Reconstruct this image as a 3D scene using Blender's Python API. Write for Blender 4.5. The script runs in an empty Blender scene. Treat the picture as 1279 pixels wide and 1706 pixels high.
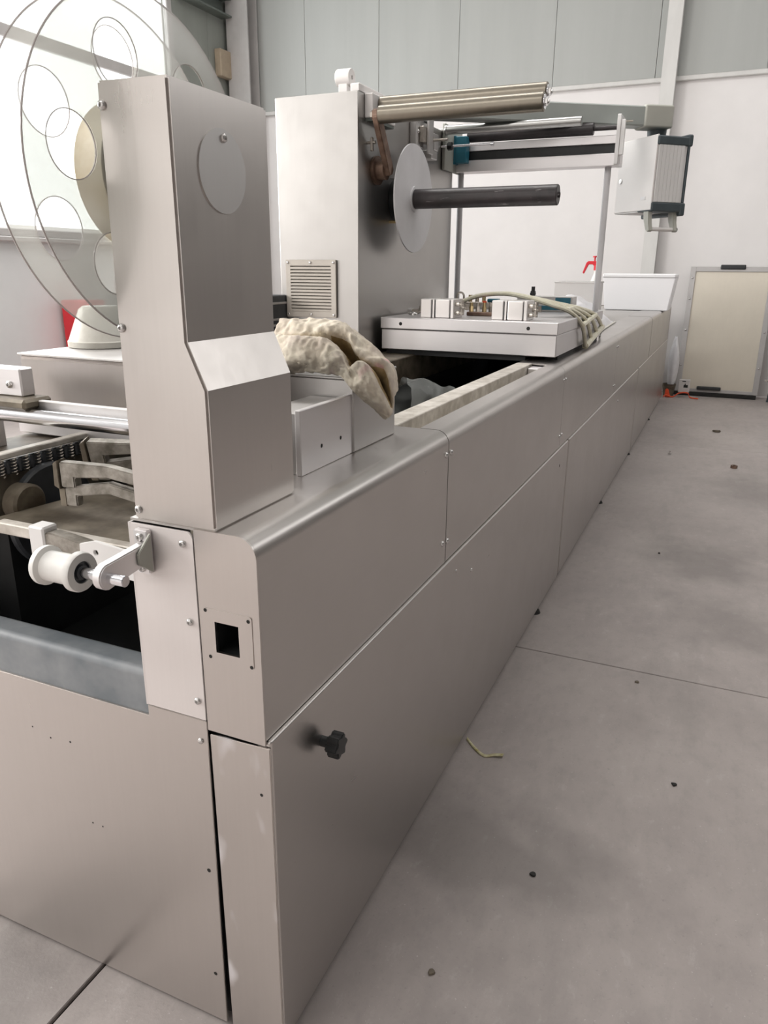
import bpy, bmesh, math, random
from mathutils import Vector, Matrix, noise
random.seed(7)
scene = bpy.context.scene
COL = scene.collection
PI = math.pi

# ------------------------------------------------------------------ camera
cam_d = bpy.data.cameras.new('camera')
cam = bpy.data.objects.new('camera', cam_d)
COL.objects.link(cam)
cam_d.sensor_fit = 'HORIZONTAL'
cam_d.sensor_width = 36.0
cam_d.lens = 1247.1 / 1279.0 * 36.0
cam_d.clip_start = 0.02
pitch, yaw, roll = 0.3141, 0.4167, 0.0072
fwd = Vector((-math.sin(yaw) * math.cos(pitch), math.cos(yaw) * math.cos(pitch), -math.sin(pitch)))
rgt = Vector((math.cos(yaw), math.sin(yaw), 0))
upv = rgt.cross(fwd)
r2 = rgt * math.cos(roll) + upv * math.sin(roll)
u2 = upv * math.cos(roll) - rgt * math.sin(roll)
rm = Matrix((r2, u2, -fwd)).transposed()
cam.matrix_world = Matrix.Translation((0.5846, -0.863, 1.4)) @ rm.to_4x4()
scene.camera = cam

# ------------------------------------------------------------------ world, daylight, exposure
world = bpy.data.worlds.new('world')
scene.world = world
world.use_nodes = True
bg = world.node_tree.nodes['Background']
bg.inputs[0].default_value = (1.0, 0.955, 0.91, 1)
bg.inputs[1].default_value = 1.6


def area(name, loc, rot, sx, sy, power, col=(1, 1, 1)):
    l = bpy.data.lights.new(name, 'AREA')
    l.shape = 'RECTANGLE'
    l.size, l.size_y = sx, sy
    l.energy = power
    l.color = col
    o = bpy.data.objects.new(name, l)
    o.location = loc
    o.rotation_euler = rot
    o.visible_camera = True
    COL.objects.link(o)
    return o


# roof skylight strip plus two added fill strips, the window in the left wall, the open roller door behind the photographer
area('skylight_and_fill', (2.4, 2.6, 5.93), (0, 0, 0), 1.0, 5.0, 50, (1, .98, .96))  # added fill over the aisle, brightens the floor right of the machine
area('skylight_and_fill', (-2.4, 3.6, 5.93), (0, 0, 0), 5.0, 1.0, 165, (1, .98, .96))
area('skylight_and_fill', (-3.0, -3.0, 5.93), (0, 0, 0), 4.6, 1.0, 130, (1, .98, .955))  # added fill at front left, lifts the floor that the front panel reflects
area('window_daylight', (-6.12, 5.6, 3.5), (0, -PI / 2, 0), 3.4, 3.9, 170, (.96, .985, 1))
area('window_daylight', (-6.12, -.8, 3.0), (0, -PI / 2, 0), 2.6, 4.6, 540, (1, .98, .955))
area('window_daylight', (4.28, 6.6, 4.3), (0, PI / 2, 0), 2.0, 4.0, 48, (.97, .985, 1))

vs = scene.view_settings
vs.view_transform = 'Standard'
vs.look = 'None'
vs.exposure = -0.12
vs.gamma = 1.0
vs.use_curve_mapping = False
scene.cycles.max_bounces = 8
scene.cycles.caustics_reflective = False
scene.cycles.caustics_refractive = False


# ------------------------------------------------------------------ material helpers
def newmat(name):
    m = bpy.data.materials.new(name)
    m.use_nodes = True
    nt = m.node_tree
    p = nt.nodes['Principled BSDF']
    return m, nt, p


def nn(nt, typ, **kw):
    n = nt.nodes.new(typ)
    for k, v in kw.items():
        if k.startswith('i_'):
            n.inputs[k[2:].replace('_', ' ')].default_value = v
        else:
            setattr(n, k, v)
    return n


def coords(nt, scale):
    tc = nn(nt, 'ShaderNodeTexCoord')
    mp = nn(nt, 'ShaderNodeMapping')
    mp.inputs['Scale'].default_value = scale
    nt.links.new(tc.outputs['Object'], mp.inputs['Vector'])
    return mp.outputs['Vector']


def noise_tex(nt, scale, detail=3, rough=.55, vec=(1, 1, 1)):
    n = nn(nt, 'ShaderNodeTexNoise')
    n.inputs['Scale'].default_value = scale
    n.inputs['Detail'].default_value = detail
    n.inputs['Roughness'].default_value = rough
    nt.links.new(coords(nt, vec), n.inputs['Vector'])
    return n.outputs['Fac']


def ramp(nt, fac, stops):
    r = nn(nt, 'ShaderNodeValToRGB')
    e = r.color_ramp.elements
    e[0].position, e[0].color = stops[0][0], (*stops[0][1], 1)
    e[1].position, e[1].color = stops[-1][0], (*stops[-1][1], 1)
    for p_, c in stops[1:-1]:
        k = e.new(p_)
        k.color = (*c, 1)
    nt.links.new(fac, r.inputs['Fac'])
    return r.outputs['Color']


def maprange(nt, fac, a, b, c, d):
    r = nn(nt, 'ShaderNodeMapRange')
    r.inputs[1].default_value, r.inputs[2].default_value = a, b
    r.inputs[3].default_value, r.inputs[4].default_value = c, d
    nt.links.new(fac, r.inputs[0])
    return r.outputs[0]


def mixc(nt, fac, a, b, blend='MIX'):
    m = nn(nt, 'ShaderNodeMix', data_type='RGBA', blend_type=blend)
    for sock, v in ((m.inputs[0], fac), (m.inputs[6], a), (m.inputs[7], b)):
        if isinstance(v, (int, float)):
            sock.default_value = v
        elif isinstance(v, tuple):
            sock.default_value = (*v, 1) if len(v) == 3 else v
        else:
            nt.links.new(v, sock)
    return m.outputs[2]


def math_n(nt, op, a, b=0.0):
    m = nn(nt, 'ShaderNodeMath', operation=op)
    for sock, v in ((m.inputs[0], a), (m.inputs[1], b)):
        if isinstance(v, (int, float)):
            sock.default_value = v
        else:
            nt.links.new(v, sock)
    return m.outputs[0]


def bump(nt, p, fac, strength, dist=.002):
    b = nn(nt, 'ShaderNodeBump')
    b.inputs['Strength'].default_value = strength
    b.inputs['Distance'].default_value = dist
    nt.links.new(fac, b.inputs['Height'])
    nt.links.new(b.outputs['Normal'], p.inputs['Normal'])


def brushed(name, col=(.625, .59, .565), rough=.31, grain=(170, 170, 4), var=.010, smudge=.06, metallic=1.0):
    m, nt, p = newmat(name)
    g = noise_tex(nt, 1.0, 3, .6, grain)
    s = noise_tex(nt, 2.3, 4, .6)
    s2 = noise_tex(nt, 14.0, 3, .6)
    c0 = tuple(c * (1 - var) for c in col)
    c1 = tuple(min(1, c * (1 + var)) for c in col)
    c = ramp(nt, g, [(.3, c0), (.7, c1)])
    c = mixc(nt, maprange(nt, s, .35, .7, 0, smudge), c, tuple(k * .72 for k in col))
    nt.links.new(c, p.inputs['Base Color'])
    r = math_n(nt, 'ADD', maprange(nt, g, .2, .8, rough - .015, rough + .015), maprange(nt, s, .3, .7, -.03, .05))
    r = math_n(nt, 'ADD', r, maprange(nt, s2, .3, .7, -.015, .02))
    nt.links.new(r, p.inputs['Roughness'])
    p.inputs['Metallic'].default_value = metallic
    return m


def paint(name, col, rough=.5, var=.05, scale=6.0, bmp=0.0, metallic=0.0, col2=None, amt=1.0, detail=4, vec=(1, 1, 1)):
    m, nt, p = newmat(name)
    f = noise_tex(nt, scale, detail, .6, vec)
    a = tuple(c * (1 - var) for c in col)
    b = col2 if col2 else tuple(min(1, c * (1 + var)) for c in col)
    c = ramp(nt, f, [(.36, a), (.64, b)])
    nt.links.new(c, p.inputs['Base Color'])
    p.inputs['Roughness'].default_value = rough
    p.inputs['Metallic'].default_value = metallic
    if bmp:
        bump(nt, p, f, bmp, .004)
    return m


M = {}
M['steel'] = brushed('brushed_stainless')
M['steel_h'] = brushed('brushed_stainless_lengthwise', col=(.57, .545, .525), grain=(170, 8, 170))
M['steel_top'] = brushed('worn_stainless_top', col=(.62, .60, .58), rough=.42, grain=(200, 9, 200), smudge=.3)
M['steel_dull'] = brushed('dull_stainless', col=(.60, .585, .575), rough=.45, smudge=.2)
def mat_scuffed():
    m = brushed('scuffed_stainless_strip')
    nt = m.node_tree
    p = nt.nodes['Principled BSDF']
    old = p.inputs['Base Color'].links[0].from_socket
    n = noise_tex(nt, 7.5, 3, .55, (1.3, 1, .55))
    f = maprange(nt, n, .60, .68, 0, .75)
    nt.links.new(mixc(nt, f, old, (.80, .78, .80)), p.inputs['Base Color'])
    nt.links.new(maprange(nt, n, .60, .68, 1.0, .35), p.inputs['Metallic'])
    return m


M['scuffed'] = mat_scuffed()
M['alu'] = brushed('machined_aluminium', col=(.80, .78, .785), rough=.42, grain=(6, 200, 200), smudge=.06)
M['plate_grey'] = brushed('satin_pinkish_plate', col=(.80, .755, .74), rough=.5, smudge=.06, metallic=.45)
M['alu_w'] = paint('anodised_white_aluminium', (.85, .84, .83), .38, .03, 3)
M['alu_bright'] = paint('bright_anodised_aluminium', (.93, .90, .88), .42, .02, 6, metallic=.75)
M['chrome'] = paint('polished_chrome', (.80, .80, .83), .17, .02, 4, metallic=1.0)
M['roller_steel'] = paint('ground_steel_roller', (.46, .46, .45), .3, .03, 4, metallic=1.0)
M['steel_tower'] = brushed('pale_stainless_tower', col=(.475, .46, .445), rough=.34)
M['bolt'] = paint('zinc_bolt_head', (.66, .65, .64), .25, .04, 30, metallic=1.0)
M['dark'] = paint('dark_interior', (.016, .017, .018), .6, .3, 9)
M['dark2'] = paint('dark_grey_drum', (.05, .055, .062), .4, .3, 7)
M['black_plastic'] = paint('black_plastic', (.02, .022, .023), .42, .15, 20)
M['black_tube'] = paint('black_coated_mandrel', (.034, .030, .032), .38, .12, 9, col2=(.055, .045, .047))
def mat_mandrel():
    m = paint('black_coated_mandrel_scuffed', (.034, .030, .032), .38, .12, 9, col2=(.055, .045, .047))
    nt = m.node_tree
    p = nt.nodes['Principled BSDF']
    old = p.inputs['Base Color'].links[0].from_socket
    n = noise_tex(nt, 1.0, 3, .6, (9, 55, 55))
    nt.links.new(mixc(nt, maprange(nt, n, .66, .72, 0, .6), old, (.45, .43, .43)), p.inputs['Base Color'])
    return m


M['mandrel'] = mat_mandrel()
M['bluegrey'] = paint('blue_grey_painted_bar', (.19, .215, .235), .42, .1, 7, col2=(.30, .315, .33))
M['bronze'] = brushed('bronze_roller_steel', col=(.25, .225, .185), rough=.33, grain=(40, 30, 30), var=.05, smudge=.35)
M['rust'] = paint('rusty_brown_steel', (.17, .105, .075), .5, .2, 14, metallic=.55, col2=(.30, .20, .15))
M['greasy'] = paint('greasy_grey_casting', (.22, .20, .165), .5, .2, 30, .25, metallic=.3, col2=(.40, .37, .33))
M['stained'] = paint('stained_rail_metal', (.60, .55, .48), .45, .2, 18, .1, metallic=.2, col2=(.74, .70, .64))
M['brown_plate'] = paint('oily_brown_plate', (.12, .095, .065), .5, .3, 9, .1, metallic=.3, col2=(.25, .215, .165))
M['vent'] = paint('beige_vent_plastic', (.50, .46, .41), .5, .05, 10)
M['greygreen'] = paint('grey_green_painted_arm', (.40, .43, .41), .45, .04, 5)
M['beige_block'] = paint('beige_grey_casting', (.50, .50, .45), .5, .05, 5)
M['white_paint'] = paint('white_painted_metal', (.88, .85, .83), .45, .02, 4)
M['hub_grey'] = paint('grey_painted_disc', (.84, .83, .85), .5, .05, 4)
M['teal'] = paint('teal_blue_casting', (.035, .21, .30), .45, .1, 12)
M['darkgrey'] = paint('dark_grey_end_cap', (.065, .085, .095), .45, .1, 12)
M['foam'] = paint('white_polystyrene', (.88, .87, .88), .7, .015, 160)
M['plastic_w'] = paint('white_plastic', (.82, .81, .78), .35, .03, 10)
M['cone'] = paint('yellowed_white_plastic', (.70, .67, .58), .4, .06, 16, col2=(.80, .78, .71))
M['bag'] = paint('white_plastic_sheet', (.78, .77, .79), .3, .04, 14, .3)
M['red'] = paint('red_plastic', (.72, .03, .045), .35, .05, 10)
M['orange'] = paint('orange_plastic', (1.0, .13, .045), .5, .05, 10)
M['yellow'] = paint('yellow_strap', (.55, .47, .18), .5, .1, 60, col2=(.70, .66, .45))
M['hose'] = paint('yellowed_clear_hose', (.78, .74, .56), .35, .05, 40, col2=(.86, .83, .68))
M['card'] = paint('white_card', (.75, .72, .70), .7, .03, 30)
M['wood'] = paint('tan_board', (.42, .34, .25), .6, .08, 8)
M['brass'] = paint('brass_fitting', (.60, .47, .26), .3, .1, 30, metallic=1.0)
M['fitting'] = paint('nickel_fitting', (.52, .48, .43), .3, .15, 40, metallic=.9)
M['door_face'] = brushed('beige_steel_sheet', col=(.74, .68, .58), rough=.45, grain=(60, 60, 3), smudge=.25, metallic=.15)
M['girt'] = paint('grey_green_girt', (.13, .15, .135), .5, .1, 4)
M['pillar'] = paint('grey_white_pillar', (.50, .48, .47), .5, .05, 5)
M['pillar_w'] = paint('white_pillar', (.66, .65, .63), .5, .05, 5, vec=(1, 1, .3))
M['rubber'] = paint('black_rubber', (.015, .014, .013), .7, .2, 20)


def glassy(name, tint, white, fac, rough=.15):
    m, nt, p = newmat(name)
    p.inputs['Base Color'].default_value = (*white, 1)
    p.inputs['Roughness'].default_value = rough
    t = nn(nt, 'ShaderNodeBsdfTransparent')
    t.inputs['Color'].default_value = (*tint, 1)
    mx = nn(nt, 'ShaderNodeMixShader')
    mx.inputs[0].default_value = fac
    out = nt.nodes['Material Output']
    nt.links.new(t.outputs[0], mx.inputs[1])
    nt.links.new(p.outputs[0], mx.inputs[2])
    nt.links.new(mx.outputs[0], out.inputs[0])
    return m


M['acrylic'] = glassy('clear_acrylic', (.97, .98, .97), (.95, .94, .92), .36, .12)
M['acrylic_edge'] = glassy('acrylic_cut_edge', (.8, .78, .78), (.52, .47, .46), .7, .3)
M['film'] = glassy('clear_plastic_film', (.86, .88, .87), (.75, .78, .77), .25, .12)
M['drum'] = glassy('clear_plastic_drum', (.92, .93, .94), (.86, .87, .88), .55, .2)

# paper core
M['core'] = paint('cream_paper_core', (.74, .64, .46), .65, .06, 12, col2=(.86, .80, .66))


def mat_rag():
    m, nt, p = newmat('dirty_cream_cloth')
    a = noise_tex(nt, 9, 5, .65)
    b = noise_tex(nt, 34, 4, .6)
    c = ramp(nt, a, [(.30, (.42, .35, .31)), (.45, (.68, .60, .49)), (.62, (.84, .78, .64)), (.8, (.70, .62, .51))])
    c = mixc(nt, maprange(nt, b, .58, .75, 0, .75), c, (.22, .18, .15))
    d = noise_tex(nt, 13, 2, .5, (1.3, .8, 1.1))
    c = mixc(nt, maprange(nt, d, .66, .74, 0, .6), c, (.75, .38, .42))
    e = noise_tex(nt, 11, 4, .6, (1, 1.4, .8))
    c = mixc(nt, maprange(nt, e, .50, .66, 0, .65), c, (.40, .335, .31))
    nt.links.new(c, p.inputs['Base Color'])
    p.inputs['Roughness'].default_value = .85
    bump(nt, p, b, .5, .004)
    return m


M['rag'] = mat_rag()
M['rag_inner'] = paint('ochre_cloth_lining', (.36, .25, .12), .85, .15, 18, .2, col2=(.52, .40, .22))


def mat_floor():
    m, nt, p = newmat('worn_concrete')
    a = noise_tex(nt, .9, 5, .62)
    b = noise_tex(nt, 6.5, 5, .65, (1, .6, 1))
    c_ = noise_tex(nt, 90, 3, .6)
    c = ramp(nt, a, [(.30, (.315, .278, .268)), (.5, (.405, .36, .345)), (.72, (.505, .457, .433))])
    c = mixc(nt, maprange(nt, b, .3, .72, 0, .5), c, (.545, .49, .467))
    c = mixc(nt, maprange(nt, c_, .62, .78, 0, .35), c, (.16, .15, .145))
    e_ = noise_tex(nt, 22, 6, .7, (1, .55, 1))
    c = mixc(nt, maprange(nt, e_, .5, .72, 0, .4), c, (.30, .275, .262))
    c = mixc(nt, maprange(nt, e_, .30, .42, .35, 0), c, (.60, .57, .55))
    sp_ = noise_tex(nt, 130, 2, .5)
    c = mixc(nt, maprange(nt, sp_, .70, .76, 0, .55), c, (.70, .68, .66))
    f_ = noise_tex(nt, 2.6, 6, .7, (1.4, .35, 1))
    c = mixc(nt, maprange(nt, f_, .52, .70, 0, .38), c, (.27, .25, .235))
    # oily patches with shapes of their own, well away from walls and machine
    tc = nn(nt, 'ShaderNodeTexCoord')
    w = nn(nt, 'ShaderNodeTexNoise')
    w.inputs['Scale'].default_value = 2.2
    w.inputs['Detail'].default_value = 4
    nt.links.new(tc.outputs['Object'], w.inputs['Vector'])
    off = nn(nt, 'ShaderNodeVectorMath', operation='MULTIPLY_ADD')
    nt.links.new(w.outputs['Color'], off.inputs[0])
    off.inputs[1].default_value = (.7, .9, 0)
    nt.links.new(tc.outputs['Object'], off.inputs[2])
    for (sx, sy, rr, am) in ((.95, 3.45, .33, .45), (1.15, 2.75, .28, .35), (.55, 1.1, .26, .42), (.72, .55, .26, .3), (1.35, 5.0, .5, .4), (-.30, .36, .22, .5)):
        dd = nn(nt, 'ShaderNodeVectorMath', operation='DISTANCE')
        nt.links.new(off.outputs[0], dd.inputs[0])
        dd.inputs[1].default_value = (sx, sy, 0)
        c = mixc(nt, maprange(nt, dd.outputs['Value'], rr * .45, rr * 1.1, am, 0), c, (.135, .122, .115))
    nt.links.new(c, p.inputs['Base Color'])
    nt.links.new(maprange(nt, b, .3, .7, .42, .62), p.inputs['Roughness'])
    bump(nt, p, c_, .15, .003)
    return m


M['floor'] = mat_floor()
M['joint'] = paint('dirty_floor_joint', (.035, .032, .03), .9, .2, 30)
M['clad'] = paint('grey_green_cladding_panel', (.40, .41, .395), .45, .03, 1.5, vec=(3, 1, .2))
M['clad_shaded'] = paint('grey_green_cladding_shaded', (.27, .285, .26), .5, .05, 1.5, vec=(1, 3, .2))  # same cladding, shade beside the bright window painted into its colour
M['plaster'] = paint('white_wall_paint', (.80, .775, .765), .7, .02, 2.0)
M['plaster_l'] = paint('pale_grey_wall_paint', (.72, .735, .735), .6, .03, 1.2)
M['ceil'] = paint('pale_roof_sheet', (.62, .62, .61), .6, .03, 1)
M['wall_g'] = paint('grey_wall_paint', (.16, .152, .146), .7, .04, 1)


# ------------------------------------------------------------------ mesh helpers
class B:
    def __init__(s):
        s.bm = bmesh.new()

    def merge(s, t, mat=None):
        if mat is not None:
            t.transform(mat)
        me = bpy.data.meshes.new('tmp')
        t.to_mesh(me)
        t.free()
        s.bm.from_mesh(me)
        bpy.data.meshes.remove(me)
        return s

    def box(s, x0, x1, y0, y1, z0, z1, bev=0.0, seg=1, mat=None):
        t = bmesh.new()
        bmesh.ops.create_cube(t, size=1.0)
        t.transform(Matrix.Translation(((x0 + x1) / 2, (y0 + y1) / 2, (z0 + z1) / 2)) @ Matrix.Diagonal((abs(x1 - x0), abs(y1 - y0), abs(z1 - z0), 1)))
        if bev:
            bmesh.ops.bevel(t, geom=t.edges[:], offset=bev, segments=seg, affect='EDGES', profile=.5)
        return s.merge(t, mat)

    def cyl(s, p0, p1, r, r1=None, seg=24, bev=0.0, caps=True):
        p0, p1 = Vector(p0), Vector(p1)
        d = p1 - p0
        t = bmesh.new()
        bmesh.ops.create_cone(t, cap_ends=caps, cap_tris=False, segments=seg, radius1=r, radius2=r if r1 is None else r1, depth=d.length)
        if bev:
            ed = [e for e in t.edges if len(e.link_faces) == 2 and any(len(f.verts) > 4 for f in e.link_faces)]
            bmesh.ops.bevel(t, geom=ed, offset=bev, segments=2, affect='EDGES')
        q = d.to_track_quat('Z', 'Y').to_matrix().to_4x4()
        return s.merge(t, Matrix.Translation((p0 + p1) / 2) @ q)

    def lathe(s, prof, origin, axis, seg=28):
        """prof: list of (r, h) along the axis."""
        t = bmesh.new()
        rings = []
        for r, h in prof:
            if r < 1e-6:
                rings.append([t.verts.new((0, 0, h))])
            else:
                rings.append([t.verts.new((r * math.cos(2 * PI * k / seg), r * math.sin(2 * PI * k / seg), h)) for k in range(seg)])
        for a, b in zip(rings, rings[1:]):
            for k in range(seg):
                k2 = (k + 1) % seg
                va = [a[0]] if len(a) == 1 else [a[k], a[k2]]
                vb = [b[0]] if len(b) == 1 else [b[k2], b[k]]
                f = va + vb
                if len(f) > 2:
                    t.faces.new(f)
        bmesh.ops.recalc_face_normals(t, faces=t.faces[:])
        q = Vector(axis).to_track_quat('Z', 'Y').to_matrix().to_4x4()
        return s.merge(t, Matrix.Translation(origin) @ q)

    def prism(s, pts, axis, a, b, holes=(), bev=0.0):
        """polygon with optional holes extruded along an axis ('x': (y,z), 'y': (x,z), 'z': (x,y))."""
        t = bmesh.new()

        def P(q, h):
            return {'x': (h, q[0], q[1]), 'y': (q[0], h, q[1]), 'z': (q[0], q[1], h)}[axis]
        if holes:
            eds = []
            for loop in [pts] + list(holes):
                vsx = [t.verts.new(P(q, a)) for q in loop]
                for i in range(len(vsx)):
                    eds.append(t.edges.new((vsx[i], vsx[(i + 1) % len(vsx)])))
            bmesh.ops.triangle_fill(t, use_beauty=True, use_dissolve=False, edges=eds)
        else:
            t.faces.new([t.verts.new(P(q, a)) for q in pts])
        r = bmesh.ops.extrude_face_region(t, geom=t.faces[:])
        vec = Vector(P((0, 0), b)) - Vector(P((0, 0), a))
        bmesh.ops.translate(t, verts=[g for g in r['geom'] if isinstance(g, bmesh.types.BMVert)], vec=vec)
        bmesh.ops.recalc_face_normals(t, faces=t.faces[:])
        if bev:
            ed = [e for e in t.edges if len(e.link_faces) == 2 and e.calc_face_angle(0) > .5]
            bmesh.ops.bevel(t, geom=ed, offset=bev, segments=2, affect='EDGES')
        return s.merge(t)

    def tube(s, pts, r, seg=10, closed=False, caps=True):
        t = bmesh.new()
        pts = [Vector(q) for q in pts]
        n = len(pts)
        rings = []
        up = Vector((0.13, .21, 1)).normalized()
        for i, q in enumerate(pts):
            if closed:
                d = pts[(i + 1) % n] - pts[i - 1]
            else:
                d = pts[min(i + 1, n - 1)] - pts[max(i - 1, 0)]
            d.normalize()
            x = d.cross(up)
            if x.length < 1e-4:
                x = d.cross(Vector((1, 0, 0)))
            x.normalize()
            y = x.cross(d)
            rr = r[i] if isinstance(r, (list, tuple)) else r
            rings.append([t.verts.new(q + (x * math.cos(2 * PI * k / seg) + y * math.sin(2 * PI * k / seg)) * rr) for k in range(seg)])
        m = n if closed else n - 1
        for i in range(m):
            a, b = rings[i], rings[(i + 1) % n]
            for k in range(seg):
                k2 = (k + 1) % seg
                t.faces.new((a[k], a[k2], b[k2], b[k]))
        if caps and not closed:
            t.faces.new(rings[0][::-1])
            t.faces.new(rings[-1])
        bmesh.ops.recalc_face_normals(t, faces=t.faces[:])
        return s.merge(t)

    def grid(s, rows):
        t = bmesh.new()
        vv = [[t.verts.new(q) for q in row] for row in rows]
        for i in range(len(vv) - 1):
            for j in range(len(vv[0]) - 1):
                t.faces.new((vv[i][j], vv[i + 1][j], vv[i + 1][j + 1], vv[i][j + 1]))
        bmesh.ops.recalc_face_normals(t, faces=t.faces[:])
        return s.merge(t)

    def quad(s, *pts):
        t = bmesh.new()
        t.faces.new([t.verts.new(p) for p in pts])
        return s.merge(t)


def root_of(o):
    while o.parent:
        o = o.parent
    return o


def obj(name, b, mat, parent=None, smooth=35, label=None):
    me = bpy.data.meshes.new(name)
    b.bm.to_mesh(me)
    b.bm.free()
    o = bpy.data.objects.new(name, me)
    COL.objects.link(o)
    me.materials.append(M[mat] if isinstance(mat, str) else mat)
    if smooth:
        me.polygons.foreach_set('use_smooth', [True] * len(me.polygons))
        me.set_sharp_from_angle(angle=math.radians(smooth))
        if smooth < 60:
            wn = o.modifiers.new('weighted_normals', 'WEIGHTED_NORMAL')
            wn.keep_sharp = True
            wn.weight = 60
    if parent is not None:
        o.parent = parent
        me.transform(Matrix.Translation(-root_of(parent).location))
    if label:
        o['label'] = label
    return o


def tag(o, label, cat, group=None):
    o['label'] = label
    o['category'] = cat
    if group:
        o['group'] = group
    return o


def thing(name, label, cat, loc, group=None):
    o = bpy.data.objects.new(name, None)
    o.empty_display_size = .05
    o.location = loc
    COL.objects.link(o)
    return tag(o, label, cat, group)


def single(name, b, mat, label, cat, loc, group=None, smooth=35):
    """a thing of one mesh, with its origin at its base"""
    o = obj(name, b, mat, None, smooth)
    o.data.transform(Matrix.Translation(-Vector(loc)))
    o.location = loc
    return tag(o, label, cat, group)


def struct(name, b, mat, parent=None, smooth=35):
    o = obj(name, b, mat, parent, smooth)
    if parent is None:
        o['kind'] = 'structure'
    return o


# bolts share a mesh
def bolt_mesh(hexed=True):
    b = B()
    b.lathe([(1.0, 0), (1.0, .25), (.86, .55), (.5, .72), (.42, .74), (.40, .35), (0, .33)] if hexed else [(1.0, 0), (.95, .3), (.7, .55), (0, .68)], (0, 0, 0), (0, 0, 1), 14)
    me = bpy.data.meshes.new('bolt')
    b.bm.to_mesh(me)
    b.bm.free()
    me.materials.append(M['bolt'])
    me.polygons.foreach_set('use_smooth', [True] * len(me.polygons))
    me.set_sharp_from_angle(angle=math.radians(40))
    return me


BOLT = bolt_mesh()
STUD = bolt_mesh(False)


def hole_mesh():
    b = B()
    b.lathe([(0, .02), (1, .02)], (0, 0, 0), (0, 0, 1), 12)
    me = bpy.data.meshes.new('screw_hole')
    b.bm.to_mesh(me)
    b.bm.free()
    me.materials.append(M['rubber'])
    return me


HOLE = hole_mesh()


def bolt(parent, loc, normal, r=.008, mesh=None, name='bolt'):
    o = bpy.data.objects.new(name, mesh or BOLT)
    COL.objects.link(o)
    o.parent = parent
    o.location = Vector(loc) - root_of(parent).location
    o.rotation_euler = Vector(normal).to_track_quat('Z', 'Y').to_euler()
    o.scale = (r, r, r)
    return o


def circle(cx, cy, r, n=32, a0=0.0):
    return [(cx + r * math.cos(a0 + 2 * PI * k / n), cy + r * math.sin(a0 + 2 * PI * k / n)) for k in range(n)]


def arc(cx, cy, r, a0, a1, n=8):
    return [(cx + r * math.cos(a0 + (a1 - a0) * k / n), cy + r * math.sin(a0 + (a1 - a0) * k / n)) for k in range(n + 1)]


def rrect(x0, x1, y0, y1, r, n=5):
    return (arc(x1 - r, y1 - r, r, 0, PI / 2, n) + arc(x0 + r, y1 - r, r, PI / 2, PI, n)
            + arc(x0 + r, y0 + r, r, PI, 1.5 * PI, n) + arc(x1 - r, y0 + r, r, 1.5 * PI, 2 * PI, n))


# ================================================================== SETTING
XL, XR, YB, YF, ZC = -6.0, 4.2, 8.95, -6.0, 6.0
# floor: a bed with concrete slabs, their joints open
fl = struct('floor', B().box(XL, XR, YF, YB, -.2, -.012), 'joint')
g = .004
xs, ys = [XL, -3.45, -.437, 2.5, XR], [YF, -2.3, 1.745, 5.8, YB]
for i in range(4):
    for j in range(4):
        x0, x1, y0, y1 = xs[i] + g, xs[i + 1] - g, ys[j] + g * .6, ys[j + 1] - g * .6
        obj('concrete_slab', B().box(x0, x1, y0, y1, -.012, 0, .002), 'floor', fl)

# back wall: painted white low wall, proud grey-green cladding above
wb = struct('wall_back', B().box(XL, XR, YB, YB + .15, 0, ZC), 'plaster')
x = -5.98
edges_x = [-5.98, -4.92, -3.86, -2.80, -1.64, -.50, .62, 1.74, 2.86, 4.19]
for a, b_ in zip(edges_x, edges_x[1:]):
    obj('cladding_panel', B().box(a + .0018, b_ - .0018, YB - .035, YB, 3.43, ZC, .003), 'clad', wb)
obj('ledge', B().box(XL, XR, YB - .055, YB - .0, 3.38, 3.428, .006), 'pillar_w', wb)
# left wall with the window opening
wl = struct('wall_left', B().box(XL - .15, XL, YF, YB, 0, 1.68).box(XL - .15, XL, YF, YB, 5.25, ZC).box(XL - .15, XL, YF, -3.1, 1.68, 5.25).box(XL - .15, XL, 1.5, 3.6, 1.68, 5.25).box(XL - .15, XL, -3.1, 1.5, 4.3, 5.25), 'plaster_l')
obj('cladding_panel', B().box(XL - .15, XL, 7.6, 8.3, 1.68, 5.25, .006), 'clad_shaded', wl)
obj('cladding_panel', B().box(XL - .15, XL, 8.305, YB, 1.68, 5.25, .006), 'clad_shaded', wl)
win = struct('window_1', B().box(XL - .05, XL + .01, 3.6, 7.6, 1.68, 1.76, .01).box(XL - .05, XL + .01, 3.6, 7.6, 5.17, 5.25, .01)
             .box(XL - .05, XL + .01, 3.6, 3.68, 1.76, 5.17, .01).box(XL - .05, XL + .01, 7.5, 7.6, 1.76, 5.17, .01)
             .box(XL - .05, XL + .01, 3.68, 7.5, 3.46, 3.58, .01), 'pillar')
obj('window_sill', B().box(XL - .1, XL + .09, 3.5, 7.66, 1.63, 1.68, .01), 'pillar', win)
for (a, b_, c, d) in ((3.68, 7.5, 1.76, 3.46), (3.68, 7.5, 3.58, 5.17)):
    obj('pane', B().box(XL - .03, XL - .024, a, b_, c, d), glassy('window_glass', (.97, .98, .98), (.8, .8, .8), .06, .05), win)
struct('window_3', B().box(XL - .05, XL + .01, -3.1, 1.5, 1.68, 1.76).box(XL - .05, XL + .01, -3.1, 1.5, 4.22, 4.3).box(XL - .05, XL + .01, -3.1, -3.02, 1.76, 4.22)
       .box(XL - .05, XL + .01, 1.42, 1.5, 1.76, 4.22).box(XL - .05, XL + .01, -.84, -.76, 1.76, 4.22), 'pillar')
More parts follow.
